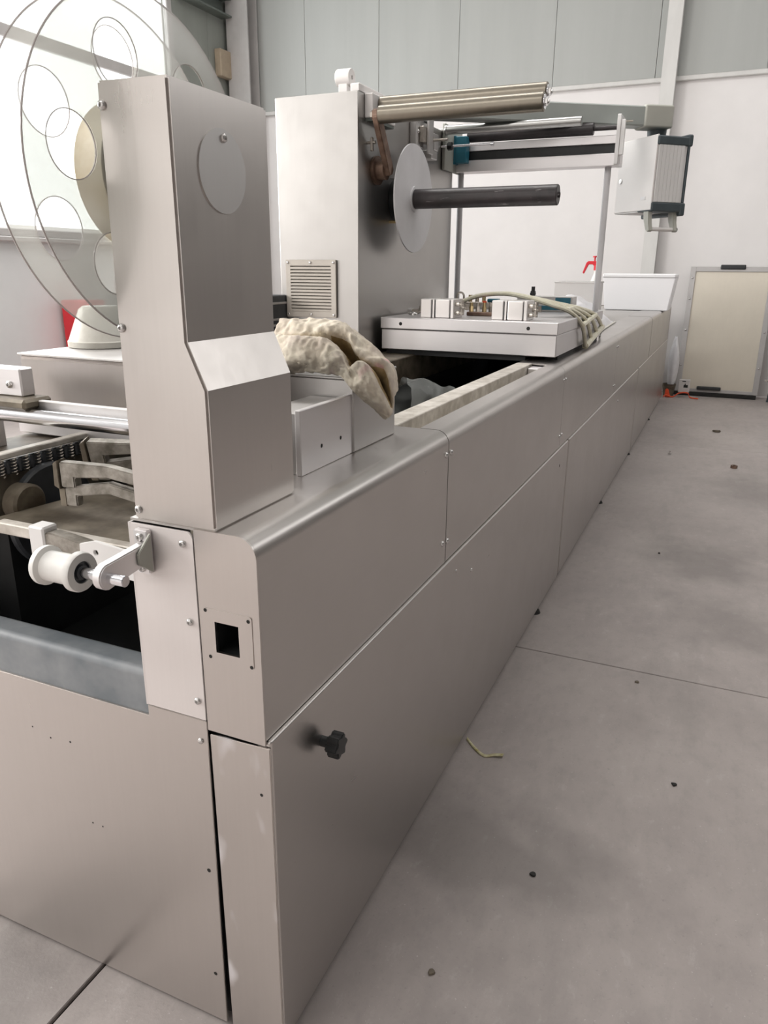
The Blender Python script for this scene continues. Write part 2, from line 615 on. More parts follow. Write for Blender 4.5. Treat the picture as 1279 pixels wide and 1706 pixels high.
# roof, right wall, front wall with the open roller door
ce = struct('ceiling', B().box(XL, XR, YF, YB, ZC, ZC + .1), 'ceil')
wr = struct('wall_right', B().box(XR, XR + .15, YF, YB, 0, 3.3).box(XR, XR + .15, YF, YB, 5.3, ZC).box(XR, XR + .15, YF, 4.6, 3.3, 5.3)
            .box(XR, XR + .15, 8.6, YB, 3.3, 5.3), 'wall_g')
struct('window_2', B().box(XR + .02, XR + .06, 4.6, 8.6, 3.3, 3.37).box(XR + .02, XR + .06, 4.6, 8.6, 5.23, 5.3)
       .box(XR + .02, XR + .06, 4.6, 4.67, 3.37, 5.23).box(XR + .02, XR + .06, 8.53, 8.6, 3.37, 5.23).box(XR + .02, XR + .06, 6.57, 6.63, 3.37, 5.23), 'pillar')
struct('wall_front', B().box(XL, -5.2, YF - .15, YF, 0, ZC).box(-.6, XR, YF - .15, YF, 0, ZC).box(-5.2, -.6, YF - .15, YF, 4.0, ZC), 'plaster')
# pillars and girt
pl = struct('trim_1', B().box(-5.95, -5.62, YB - .30, YB - .28, 0, ZC).box(-5.95, -5.62, YB - .08, YB - .06, 0, ZC).box(-5.80, -5.77, YB - .28, YB - .08, 0, ZC), 'pillar')
struct('trim_2', B().box(-.42, -.27, YB - .17, YB - .155, 0, ZC).box(-.355, -.335, YB - .155, YB - .05, 0, ZC).box(-.42, -.27, YB - .06, YB - .045, 0, ZC), 'pillar_w')
struct('trim_3', B().box(XL, XL + .16, 7.62, YB - .32, 4.50, 4.52).box(XL, XL + .16, 7.62, YB - .32, 4.70, 4.72).box(XL, XL + .012, 7.62, YB - .32, 4.52, 4.70), 'girt')
single('wall_board', B().box(XL + .002, XL + .10, 8.42, 8.74, 3.80, 4.12, .008), 'wood', 'tan board fixed to the wall beside the corner pillar', 'board', (XL + .05, 8.58, 3.80))

# ================================================================== MACHINE BODY
ZT = 1.024      # table height
XM = -.895      # far side of the machine
YE = 8.25       # far end
mach = thing('packaging_machine', 'long brushed stainless steel packaging machine body with bolted side panels', 'machine', (-.45, 0, 0))
RB = .034


def upper_panel(y0, y1, xi):
    o = [(0, .680)] + arc(-RB, ZT - RB, RB, 0, PI / 2, 7) + [(xi, ZT)]
    i = [(xi, ZT - .004)] + arc(-RB, ZT - RB, RB - .004, PI / 2, 0, 7) + [(-.004, .680)]
    return B().prism(o + i, 'y', y0, y1)


up = []
for (y0, y1, xi) in ((.0, .848, -.236), (.851, 2.30, -.078), (2.302, 3.93, -.205), (3.932, 6.118, -.205), (6.143, YE, -.205)):
    up.append(obj('upper_panel', upper_panel(y0 + .0005, y1 - .0005, xi), 'steel_h', mach, 30))
for (pi_, y, z) in ((0, .832, .967), (1, .868, .966), (0, .824, .738), (1, .860, .734), (1, 2.285, .966), (2, 2.33, .965), (1, 2.285, .730), (2, 2.33, .730),
                    (2, 3.905, .962), (3, 3.955, .962), (2, 3.905, .726), (3, 3.955, .726)):
    bolt(up[pi_], (0, y, z), (1, 0, 0), .0078, STUD)
lo = []
for (y0, y1) in ((.0, 2.472), (2.497, 5.300), (5.345, YE)):
    b = B().box(-.02, .008, y0 + .001, y1 - .001, .022, .6785, .005, 3)
    lo.append(obj('lower_panel', b, 'steel_h', mach))
for (x0_, x1_, y0_, y1_, z0_, z1_) in ((-.03, -.021, 2.46, 2.51, .03, .67), (-.03, -.021, 5.29, 5.36, .03, .67), (-.012, -.006, 6.10, 6.16, .69, .98)):
    obj('seam_backing', B().box(x0_, x1_, y0_, y1_, z0_, z1_), 'dark', mach)
bolt(lo[0], (.008, 2.30, .60), (1, 0, 0), .007, HOLE, 'screw_hole')
bolt(lo[1], (.008, 4.15, .60), (1, 0, 0), .008, STUD)
bolt(lo[0], (.008, 1.06, .58), (1, 0, 0), .006, STUD)
bolt(lo[0], (.008, .92, .63), (1, 0, 0), .004, STUD)
# star knob on the lower panel
kn = obj('star_knob', B().cyl((.006, .165, .578), (.030, .165, .578), .010, seg=16)
         .prism([(.165 + (.021 + .0035 * math.cos(6 * a)) * math.cos(a), .578 + (.021 + .0035 * math.cos(6 * a)) * math.sin(a)) for a in [2 * PI * k / 48 for k in range(48)]], 'x', .026, .050, bev=.002), 'black_plastic', mach, label='black plastic star knob')
# corner cover at the front with the square hole
prof = [(0.0, .672)] + arc(-RB, ZT - RB, RB, 0, PI / 2, 7) + [(-.111, ZT), (-.111, .672)]
hole = [(-.082, .823), (-.038, .823), (-.038, .876), (-.082, .876)]
cc = obj('corner_cover', B().prism(prof, 'y', -.004, .0002, holes=[hole]), 'steel', mach)
obj('switch_plate', B().prism(rrect(-.101, -.013, .806, .897, .006), 'y', -.0054, -.004, holes=[hole]), 'steel', cc)
obj('hole_box', B().box(-.085, -.035, .06, .065, .82, .88).box(-.087, -.083, .004, .065, .82, .88).box(-.037, -.033, .004, .065, .82, .88).box(-.085, -.035, .004, .065, .816, .82).box(-.085, -.035, .004, .065, .879, .883), 'dark', cc)
for (x_, z_) in ((-.098, .893), (-.019, .889), (-.094, .813), (-.017, .811)):
    bolt(cc, (x_, -.0056, z_), (0, -1, 0), .0032, HOLE, 'screw_hole')
# narrow door strip below it
ds = obj('door_strip', B().prism([(-.1085, .664), (.0078, .668), (.0078, .012), (-.106, .012)], 'y', -.004, .0008, bev=.0012), 'scuffed', mach)
bolt(ds, (-.012, -.0042, .575), (0, -1, 0), .003, HOLE, 'screw_hole')
obj('slit_backing', B().box(-.16, -.002, .02, .024, .01, .70), 'dark', mach)
# front panel with the stepped top edge
fp = obj('front_panel', B().prism([(-.1135, .686), (-.1195, .012), (XM, .012), (XM, .665), (-.237, .665), (-.237, .686)], 'y', -.003, .003, bev=.001), 'steel', mach)
bolt(fp, (-.1285, -.0035, .645), (0, -1, 0), .0055, STUD)
for (x_, z_, r_) in ((-.134, .372, .004), (-.138, .127, .004), (-.435, .553, .0022), (-.485, .548, .002), (-.53, .56, .0018), (-.405, .38, .0018), (-.38, .38, .0018)):
    bolt(fp, (x_, -.0032, z_), (0, -1, 0), r_, HOLE, 'screw_hole')
# painted bar behind the step
obj('painted_bar', B().prism(rrect(.002, .06, .60, .748, .014), 'x', XM + .01, -.238), 'bluegrey', mach, label='blue grey painted bar along the front opening')
# side plate right of the front opening
sp = obj('side_plate', B().prism([(-.235, .689), (-.1125, .689), (-.1125, 1.008)] + arc(-.1225, 1.008, .010, 0, PI / 2, 4) + [(-.235, 1.018)], 'y', -.0055, -.0015, bev=.0008)
         .box(-.2365, -.233, -.0055, .14, .689, 1.018), 'plate_grey', mach)
for (x_, z_) in ((-.131, .998), (-.129, .866), (-.126, .724)):
    bolt(sp, (x_, -.0055, z_), (0, -1, 0), .0062)
# right inner rail, the channel beside it and the deck at the far part
rr_ = obj('inner_rail', B().box(-.205, -.140, .85, 2.30, .90, ZT + .002, .002), 'stained', mach)
obj('channel_floor', B().box(-.14, -.078, .85, 2.30, .93, .945), 'stained', mach)
obj('channel_wall', B().box(-.079, -.076, .85, 2.30, .94, ZT - .004), 'stained', mach)
obj('channel_end_block', B().box(-.139, -.082, 2.22, 2.298, .975, 1.015, .003).box(-.139, -.082, 2.20, 2.215, .945, .975), 'alu', mach)
obj('far_rail', B().box(-.205, -.190, 2.302, YE, .90, ZT - .005), 'stained', mach)
obj('deck_plate', B().box(XM + .03, -.192, 3.62, YE, 1.000, 1.020, .002), 'steel_top', mach)
obj('end_plate', B().box(XM, .004, YE, YE + .006, .02, ZT - .004, .001), 'steel', mach)
# far side of the machine
obj('far_side_rail', B().box(XM, -.715, .02, YE, .90, ZT, .004), 'brown_plate', mach)
obj('far_side_panel', B().box(XM, XM + .012, .004, YE, .02, .9, .002), 'steel', mach)
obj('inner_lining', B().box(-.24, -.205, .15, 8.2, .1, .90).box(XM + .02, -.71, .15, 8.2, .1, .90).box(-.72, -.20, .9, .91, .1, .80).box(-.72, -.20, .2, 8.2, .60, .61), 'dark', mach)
for y_ in (2.08, 3.83, 5.27, 6.88):
    obj('levelling_foot', B().cyl((-.012, y_, 0), (-.012, y_, .012), .030, .024, 16).cyl((-.012, y_, .01), (-.012, y_, .06), .009, seg=10), 'rubber', mach)
for y_ in (.1, 8.1):
    obj('levelling_foot', B().cyl((-.07, y_, 0), (-.07, y_, .012), .030, .024, 16).cyl((-.07, y_, .01), (-.07, y_, .06), .009, seg=10), 'rubber', mach)
    obj('levelling_foot', B().cyl((XM + .07, y_, 0), (XM + .07, y_, .012), .030, .024, 16).cyl((XM + .07, y_, .01), (XM + .07, y_, .06), .009, seg=10), 'rubber', mach)

# ------------------------------------------------------------------ front column
colm = thing('column_housing', 'upright stainless steel column housing on the front corner, its side stepped out lower down', 'housing', (-.15, .11, ZT))
b = B().prism([(-.226, ZT), (-.072, ZT), (-.072, 1.234), (-.101, 1.300), (-.101, 1.632), (-.218, 1.634)], 'y', .0, .232, bev=.0035)
obj('body', b, 'steel', colm, 20)
cd = obj('cover_disc', B().prism(circle(.108, 1.530, .056, 48), 'x', -.1012, -.0992), 'steel_dull', colm)
bolt(cd, (-.0992, .112, 1.574), (1, 0, 0), .0062)
for (x_, z_) in ((-.210, 1.604), (-.214, 1.316), (-.216, 1.040)):
    bolt(colm, (x_, -.0002, z_), (0, -1, 0), .0066)

# ------------------------------------------------------------------ film reel between the columns
RC = (.131, 1.532)
reel = thing('film_reel', 'large clear acrylic reel of two round discs with holes behind the column', 'reel', (-.27, RC[0], RC[1] - .242))
for (xd, a0) in ((-.242, 52), (-.302, 30)):
    holes = [circle(RC[0] + .162 * math.cos(math.radians(a0 + 60 * k)), RC[1] + .162 * math.sin(math.radians(a0 + 60 * k)), .043, 36) for k in range(6)]
    d = obj('disc', B().prism(circle(*RC, .242, 96), 'x', xd - .0025, xd + .0025, holes=holes + [circle(*RC, .02, 24)]), 'acrylic', reel)
    obj('rim', B().tube([(xd, RC[0] + .242 * math.cos(2 * PI * k / 96), RC[1] + .242 * math.sin(2 * PI * k / 96)) for k in range(96)], .0014, 6, closed=True), 'acrylic_edge', d)
    for h in holes:
        obj('hole_edge', B().tube([(xd, q[0], q[1]) for q in h], .0008, 5, closed=True), 'acrylic_edge', d)
obj('paper_core', B().prism(circle(*RC, .105, 56), 'x', -.297, -.247, holes=[circle(*RC, .086, 48)]), 'core', reel)
obj('axle', B().cyl((-.33, *RC), (-.227, *RC), .0195, seg=24), 'chrome', reel)

# ------------------------------------------------------------------ guide pulley on the front
pul = thing('guide_pulley', 'white flanged pulley roller on a cranked arm bolted to the front plate', 'pulley', (-.2, -.05, .94))
obj('bracket_plate', B().prism(rrect(-.217, -.190, .940, 1.013, .004), 'y', -.0175, -.0058, bev=.0015), 'alu', pul)
bolt(pul, (-.2035, -.0176, 1.002), (0, -1, 0), .0068)
bolt(pul, (-.2035, -.0176, .950), (0, -1, 0), .0068)
obj('arm', B().prism([(-.015, .962), (-.015, .996), (-.098, .990)] + arc(-.103, .970, .020, PI / 2 + .2, 1.5 * PI - .1, 8) + [(-.085, .953)], 'x', -.204, -.188, bev=.002), 'alu', pul)
obj('rib', B().prism([(-.015, .945), (-.015, 1.010), (-.045, .985), (-.045, .968)], 'x', -.1885, -.1835, bev=.001), 'beige_block', pul)
obj('shaft', B().cyl((-.252, -.103, .968), (-.158, -.103, .968), .0085, seg=20, bev=.001), 'chrome', pul)
rl = obj('roller', B().lathe([(.012, .0), (.029, 0), (.0305, .003), (.0305, .010), (.0235, .013), (.0235, .064), (.0305, .067), (.0305, .075), (.029, .078), (.017, .078), (.0165, .070), (.010, .070)], (-.318, -.103, .968), (1, 0, 0), 40), 'plastic_w', pul)
obj('bearing', B().lathe([(.017, .0), (.017, .006), (.0145, .007), (.0145, .004), (.011, .004), (.011, .009), (.0085, .009)], (-.249, -.103, .968), (1, 0, 0), 28), 'dark2', rl)

# ------------------------------------------------------------------ inside of the front opening
gb = thing('guide_bar', 'polished chrome guide bar crossing above the front opening', 'bar', (-.5, .24, ZT))
obj('rod', B().cyl((-.86, .24, 1.105), (-.225, .24, 1.105), .0155, seg=32), 'chrome', gb)
obj('backing_strip', B().box(-.86, -.225, .262, .275, 1.085, 1.135, .002), 'steel_dull', gb)
for x_ in (-.845, -.235):
    obj('bar_block', B().box(x_ - .014, x_ + .014, .215, .28, ZT - .002, 1.128, .003), 'alu', gb)

fb = thing('film_box', 'polished stainless steel tray box standing behind the chrome bar', 'box', (-.6, .55, ZT))
obj('body', B().prism([(.405, 1.03), (.40, 1.200), (.408, 1.207), (.78, 1.207), (.78, 1.03)], 'x', -.90, -.27, bev=.004), 'steel', fb)
obj('flange', B().box(-.905, -.27, .398, .80, 1.205, 1.210, .0015), 'steel_dull', fb)
obj('base_rail', B().box(-.90, -.27, .372, .404, 1.03, 1.062, .002), 'alu', fb)
for x_ in (-.50, -.44):
    bolt(fb, (x_, .388, 1.062), (0, 0, 1), .008)

bk = thing('end_bracket', 'small grey end bracket with a socket screw at the picture edge by the chrome bar', 'bracket', (-.80, .26, ZT))
obj('plate', B().box(-.93, -.735, .255, .290, 1.140, 1.199, .003), 'alu', bk)
obj('foot', B().box(-.93, -.70, .225, .300, 1.118, 1.140, .006), 'brown_plate', bk)
obj('post', B().box(-.92, -.87, .235, .290, ZT, 1.118, .002), 'brown_plate', bk)
bolt(bk, (-.768, .255, 1.165), (0, -1, 0), .008)

cn = thing('warning_lamp_base', 'yellowed white plastic cone standing on the stainless tray box', 'cone', (-.855, .60, 1.21))
cb = obj('cone', B().lathe([(0, 0), (.080, 0), (.081, .016), (.079, .019), (.050, .090), (.040, .098), (0, .098)], (-.84, .605, 1.21), (0, 0, 1), 40), 'cone', cn)
obj('ring', B().lathe([(.0805, .0), (.0825, .002), (.0825, .015), (.0805, .017)], (-.84, .605, 1.21), (0, 0, 1), 40), 'cone', cn)

rc = thing('extinguisher_cabinet', 'red cabinet standing by the pale wall under the window', 'cabinet', (-5.7, 5.6, 0))
obj('body', B().box(-5.95, -5.62, 5.32, 5.62, .05, 1.06, .01), 'red', rc)
obj('door', B().box(-5.62, -5.60, 5.35, 5.59, .1, 1.02, .006), 'red', rc)
obj('plinth', B().box(-5.93, -5.64, 5.34, 5.60, 0, .05), 'rubber', rc)

# chain with return springs along the far rail
ch = thing('gripper_chain', 'black gripper chain with small coil springs along the far rail', 'chain', (-.70, .36, .99))
obj('guide_strip', B().box(-.714, -.690, .08, .85, 1.034, 1.046, .002), 'stained', ch)
for k in range(22):
    y_ = .10 + k * .030
    lk = obj('link', B().box(-.706, -.694, y_, y_ + .024, 1.000, 1.030, .003), 'dark2', ch)
    hel = [(-.690 + .0055 * math.cos(t * .9), y_ + .012 + .0055 * math.sin(t * .9), 1.000 + .0009 * t) for t in range(0, 36)]
    obj('spring', B().tube(hel, .0011, 4), 'fitting', lk)
spk = thing('chain_wheel', 'dark grey chain wheel inside the front opening', 'wheel', (-.66, .22, .78))
obj('wheel', B().lathe([(.02, 0), (.105, 0), (.110, .004), (.110, .016), (.105, .02), (.02, .02)], (-.685, .24, .90), (1, 0, 0), 48), 'dark2', spk)
obj('hub', B().lathe([(0, .035), (.035, .035), (.04, .03), (.04, 0)], (-.682, .165, .945), (1, 0, 0), 28), 'brown_plate', spk)

# forked clamp arms


def clamp_arm(loc, rz, label, rx=0.0, s=1.0):
    t = thing('clamp_arm', label, 'clamp', loc, 'forked clamp arms in the front opening')
    mt = Matrix.Translation(loc) @ Matrix.Rotation(rz, 4, 'Z') @ Matrix.Rotation(rx, 4, 'X') @ Matrix.Scale(s, 4)
    b = B()
    b.merge(B().prism([(0, 0), (.030, 0), (.030, .020), (.10, .026), (.24, .005), (.24, .026), (.10, .047), (0, .047)], 'y', 0, .020, bev=.002).bm, mt)
    obj('fork', b, 'greasy', t)
    b = B()
    b.merge(B().prism([(.006, -.034), (.030, -.034), (.030, -.014), (.10, -.004), (.24, -.030), (.24, -.010), (.10, .016), (.006, .000)], 'y', .001, .019, bev=.002).bm, mt)
    obj('lower_fork', b, 'greasy', t)
    b = B()
    b.merge(B().prism([(-.014, .002), (-.002, -.004), (-.002, .050), (-.012, .044)], 'y', -.002, .022, bev=.001).bm, mt)
    b.merge(B().prism([(-.008, -.036), (.006, -.036), (.006, -.002), (-.008, -.004)], 'y', .002, .018, bev=.001).bm, mt)
    obj('jaw', b, 'brown_plate', t)
    return t


clamp_arm((-.470, .085, 1.022), .10, 'pale grey forked clamp arm, the lower and nearer one in the front opening')
clamp_arm((-.475, .165, 1.045), .30, 'pale grey forked clamp arm lying above and behind the nearer one', .25)
# plates lying deeper in the opening
pz = thing('drip_tray', 'oily brown sheet tray in the bottom of the front opening', 'tray', (-.4, .2, .90))
obj('sheet', B().prism([(-.66, .06), (-.24, .05), (-.24, .45), (-.56, .45), (-.62, .30)], 'z', .932, .938), 'brown_plate', pz)
obj('lip', B().box(-.60, -.24, .040, .062, .930, .952, .002), 'stained', pz)
obj('tray_leg', B().box(-.27, -.25, .10, .12, .61, .934), 'dark', pz)
cp = thing('cam_plate', 'pale steel lever plate with a hole behind the white pulley', 'plate', (-.3, .03, .88))
obj('plate', B().prism([(-.238, .905), (-.238, .955), (-.33, .965), (-.365, .955)] + arc(-.345, .935, .022, PI * .9, 1.45 * PI, 6), 'y', .012, .018, holes=[circle(-.330, .944, .005, 14)], bev=.0008), 'alu_w', cp)
obj('lever', B().prism([(-.30, .925), (-.44, .905), (-.47, .915), (-.47, .955), (-.44, .960), (-.30, .945)], 'y', .020, .045, bev=.002), 'greasy', cp)
obj('cam_block', B().box(-.488, -.452, .016, .05, .905, .968, .003), 'alu_w', cp)

# ------------------------------------------------------------------ covers behind the column
hp = thing('mounting_plate', 'upright grey metal plate with two screw holes on the machine top beside the column', 'plate', (-.12, .44, ZT))
pb = obj('plate', B().box(-.124, -.112, .325, .548, ZT, 1.150, .0015), 'alu', hp)
obj('side_cheek', B().box(-.205, -.124, .333, .345, ZT, 1.142, .001).box(-.205, -.124, .345, .53, 1.130, 1.142, .001), 'steel_dull', hp)
bolt(pb, (-.1118, .405, 1.068), (1, 0, 0), .0042, HOLE, 'screw_hole')
bolt(pb, (-.1118, .487, 1.068), (1, 0, 0), .0042, HOLE, 'screw_hole')
jc = thing('junction_cover', 'low stainless steel cover box on the machine top under the stiff dirty cloth', 'box', (-.2, .65, ZT))
obj('body', B().box(-.262, -.108, .540, .762, ZT, 1.180, .003), 'steel_dull', jc)
obj('lid', B().box(-.264, -.106, .538, .764, 1.1795, 1.184, .001), 'steel_dull', jc)

# ------------------------------------------------------------------ stiff dirty cloth over it
RAG = [[(-0.303, 0.55, 1.203), (-0.297, 0.535, 1.23), (-0.294, 0.54, 1.259), (-0.307, 0.57, 1.263), (-0.316, 0.575, 1.263), (-0.318, 0.6, 1.286), (-0.343, 0.65, 1.278)], [(-0.254, 0.535, 1.187), (-0.248, 0.515, 1.222), (-0.259, 0.53, 1.259), (-0.279, 0.57, 1.25), (-0.276, 0.57, 1.265), (-0.281, 0.6, 1.292), (-0.311, 0.65, 1.282)], [(-0.211, 0.53, 1.188), (-0.199, 0.505, 1.229), (-0.212, 0.525, 1.261), (-0.232, 0.575, 1.245), (-0.229, 0.565, 1.267), (-0.244, 0.6, 1.29), (-0.272, 0.65, 1.281)], [(-0.171, 0.53, 1.186), (-0.159, 0.51, 1.227), (-0.172, 0.535, 1.259), (-0.19, 0.59, 1.24), (-0.184, 0.57, 1.27), (-0.198, 0.605, 1.292), (-0.222, 0.65, 1.282)], [(-0.138, 0.533, 1.180), (-0.126, 0.52, 1.212), (-0.133, 0.54, 1.232), (-0.147, 0.61, 1.214), (-0.142, 0.58, 1.27), (-0.157, 0.61, 1.286), (-0.179, 0.66, 1.277)], [(-0.103, 0.533, 1.156), (-0.100, 0.525, 1.178), (-0.12, 0.54, 1.2), (-0.126, 0.61, 1.202), (-0.115, 0.57, 1.242), (-0.128, 0.62, 1.262), (-0.146, 0.67, 1.251)], [(-0.08, 0.55, 1.132), (-0.071, 0.53, 1.165), (-0.086, 0.545, 1.214), (-0.09, 0.6, 1.188), (-0.087, 0.565, 1.219), (-0.085, 0.62, 1.224), (-0.094, 0.66, 1.209)], [(-0.058, 0.555, 1.11), (-0.048, 0.54, 1.136), (-0.048, 0.545, 1.162), (-0.057, 0.59, 1.158), (-0.056, 0.58, 1.204), (-0.052, 0.61, 1.194), (-0.057, 0.64, 1.194)], [(-0.043, 0.56, 1.099), (-0.036, 0.555, 1.107), (-0.03, 0.555, 1.115), (-0.036, 0.575, 1.121), (-0.033, 0.58, 1.14), (-0.033, 0.595, 1.15), (-0.037, 0.61, 1.154)]]


def catmull(ctrl, n):
    out = []
    m = len(ctrl)
    for i in range(m - 1):
        p0, p1, p2, p3 = ctrl[max(i - 1, 0)], ctrl[i], ctrl[i + 1], ctrl[min(i + 2, m - 1)]
        for k in range(n if i < m - 2 else n + 1):
            t = k / n
            out.append(.5 * ((2 * p1) + (p2 - p0) * t + (2 * p0 - 5 * p1 + 4 * p2 - p3) * t * t + (3 * p1 - p0 - 3 * p2 + p3) * t ** 3))
    return out


RV = [[Vector(q) for q in c] for c in RAG]
for i in range(3, 9):
    k = (0, 0, 0, .4, 1, 1.1, 1, .7, .2)[i]
    RV[i][3] += Vector((-.006, .030, -.022)) * k
cols = [catmull(c, 12) for c in RV]
rows = [catmull([c[j] for c in cols], 12) for j in range(len(cols[0]))]
rows2 = []
for i, row in enumerate(rows):
    r_ = []
    for j, q in enumerate(row):
        a_ = noise.noise_vector(q * 17) * .007
        # sharp creases: ridged noise pushed towards the viewer and up
        n1 = 1 - abs(noise.noise(q * 30 + Vector((5, 2, 9)))) * 2
        n2 = 1 - abs(noise.noise(q * 64 + Vector((1, 7, 3)))) * 2
        cr = .006 * n1 * abs(n1) + .0035 * n2 * abs(n2)
        fine = noise.noise_vector(q * 150) * .0012
        r_.append(q + a_ + fine + Vector((.1, -.75, .6)) * cr)
    rows2.append(r_)
NR, NC = len(rows2), len(rows2[0])
rag = single('stiff_cloth', B().grid(rows2), 'rag', 'stiff crumpled cream cloth stained with dirt, draped over the low cover box', 'cloth', (-.16, .58, 1.185), smooth=80)
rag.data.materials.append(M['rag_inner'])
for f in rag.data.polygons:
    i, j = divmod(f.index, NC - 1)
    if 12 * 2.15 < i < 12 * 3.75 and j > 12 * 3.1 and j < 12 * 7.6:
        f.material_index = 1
md = rag.modifiers.new('thickness', 'SOLIDIFY')
md.thickness = .0035
md.offset = 0

# ================================================================== UNWIND TOWER ON THE FAR SIDE
TX0, TX1, TY0, TY1, TZ = -1.292, -.900, 2.20, 3.39, 2.086
tw = thing('unwind_tower', 'tall pale stainless steel tower cabinet with a beige vent low on its front', 'tower', (-1.1, 2.8, 0))
obj('body', B().box(TX0, TX1, TY0, TY1, .03, TZ, .004, 2), 'steel_tower', tw)
obj('plinth', B().box(TX0 + .03, TX1 - .03, TY0 + .03, TY1 - .03, 0, .03), 'rubber', tw)
vx0, vx1, vz0, vz1 = -1.258, -1.004, 1.190, 1.436
vg = obj('vent_grille', B().prism(rrect(vx0, vx1, vz0, vz1, .006), 'y', TY0 - .012, TY0 - .001, holes=[[(vx0 + .026, vz0 + .026), (vx1 - .026, vz0 + .026), (vx1 - .026, vz1 - .026), (vx0 + .026, vz1 - .026)]], bev=.002), 'vent', tw, label='beige plastic louvre vent')
obj('vent_backing', B().box(vx0 + .02, vx1 - .02, TY0 - .002, TY0 - .0005, vz0 + .02, vz1 - .02), 'rubber', vg)
for k in range(14):
    z_ = vz0 + .030 + k * .0139
    obj('slat', B().prism([(TY0 - .004, z_ + .0065), (TY0 - .012, z_ + .003), (TY0 - .012, z_ - .004), (TY0 - .010, z_ - .005), (TY0 - .003, z_ - .001)], 'x', vx0 + .024, vx1 - .024), 'vent', vg)
for x_ in (vx0 + .012, (vx0 + vx1) / 2, vx1 - .012):
    for z_ in (vz0 + .012, vz1 - .012):
        bolt(vg, (x_, TY0 - .012, z_), (0, -1, 0), .006, STUD)
db_ = obj('drive_block', B().box(-1.345, -1.262, 2.06, 2.196, 1.13, 1.285, .004), 'dark2', tw, label='dark drive block')
for z_ in (1.150, 1.175, 1.245):
    obj('block_fin', B().box(-1.350, -1.258, 2.055, 2.19, z_, z_ + .010, .002), 'pillar', db_)
obj('bearing_block', B().box(TX1, -.862, 2.262, 2.50, 1.996, TZ, .003), 'white_paint', tw)
obj('block_underside', B().box(TX1, -.866, 2.27, 2.49, 1.984, 1.996), 'girt', tw)
obj('top_bar', B().box(-.945, -.902, 2.22, 2.62, TZ, 2.118, .004), 'white_paint', tw)
lg = obj('top_lug', B().lathe([(.008, 0), (.032, 0), (.034, .003), (.034, .062), (.032, .065), (.008, .065), (.008, 0)], (-1.025, 2.27, 2.150), (1, 0, 0), 32), 'white_paint', tw, label='round white bearing lug')
obj('lug_foot', B().box(-1.012, -.97, 2.245, 2.295, TZ, 2.125, .003), 'white_paint', lg)
obj('clamp_screw', B().cyl((TX1, 2.29, 1.905), (-.862, 2.29, 1.905), .006, seg=10).box(-.885, -.872, 2.283, 2.297, 1.872, 1.925, .003), 'fitting', tw)

# mandrel with its round flange
mn = thing('film_mandrel', 'black film mandrel tube with a round grey flange disc on the tower side', 'mandrel', (-.5, 2.6, 1.46))
MY, MZ = 2.600, 1.706
obj('brake_hub', B().lathe([(.0, 0), (.088, 0), (.092, .006), (.092, .050), (.085, .058), (.07, .060), (.07, .088), (0, .088)], (TX1, MY, MZ), (1, 0, 0), 40), 'black_plastic', mn)
obj('brake_pin', B().cyl((TX1, MY - .07, MZ - .10), (-.835, MY - .07, MZ - .10), .007, seg=12).cyl((-.862, MY - .07, MZ - .10), (-.835, MY - .07, MZ - .10), .013, seg=6), 'brass', mn)
obj('flange_disc', B().prism(circle(MY, MZ, .232, 80), 'x', -.812, -.806, holes=[circle(MY, MZ, .055, 40)]), 'hub_grey', mn)
obj('collar', B().cyl((-.812, MY, MZ), (-.800, MY, MZ), .055, seg=40), 'hub_grey', mn)
tb = obj('tube', B().lathe([(.012, .662), (.012, .655), (.040, .655), (.0425, .652), (.0425, 0), (0, 0)], (-.80, MY, MZ), (1, 0, 0), 40), 'mandrel', mn)
obj('bore', B().cyl((-.147, MY, MZ), (-.1445, MY, MZ), .012, seg=16), 'rubber', tb)

# dancer arm carrying the front roller; fixed roller behind it


def roller(name, label, y, z, x0, x1, r, parent_extra=None):
    t = thing(name, label, 'roller', ((x0 + x1) / 2, y, z - r), 'bronze tinted film rollers')
    obj('tube', B().lathe([(.010, 0), (r - .003, 0), (r, .003), (r, x1 - x0 - .003), (r - .003, x1 - x0), (.010, x1 - x0)], (x0, y, z), (1, 0, 0), 40), 'bronze', t)
    obj('end_ring', B().lathe([(.011, 0), (r - .009, 0), (r - .009, .004), (.011, .004)], (x1 - .001, y, z), (1, 0, 0), 28), 'chrome', t)
    obj('end_nut', B().cyl((x1 + .003, y, z), (x1 + .013, y, z), .015, seg=6).cyl((x1 + .013, y, z), (x1 + .019, y, z), .008, seg=12), 'bolt', t)
    return t


r1 = roller('dancer_roller', 'bronze tinted steel roller, the nearer one, held by the rusty arm', 2.250, 2.000, -.825, -.148, .0345)
r2_ = roller('fixed_roller', 'bronze tinted steel roller just behind the nearer one at the tower top', 2.345, 2.052, -.862, -.160, .0345)
ar = thing('dancer_linkage', 'rusty brown dancer arm slanting from a round pivot hub on the tower', 'arm', (-.87, 2.40, 1.76))
obj('pivot_hub', B().lathe([(0, 0), (.056, 0), (.058, .004), (.058, .016), (.040, .018), (.040, .052), (0, .052)], (TX1, 2.372, 1.806), (1, 0, 0), 32), 'rust', ar)
dv = Vector((0, 2.250 - 2.378, 2.000 - 1.806))
L_ = dv.length
dn = dv.normalized()
pn = Vector((0, -dn.z, dn.y))
c0 = Vector((0, 2.378, 1.806))


def arm_pt(t, s):
    q = c0 + dn * (t * L_) + pn * s
    return (q.y, q.z)


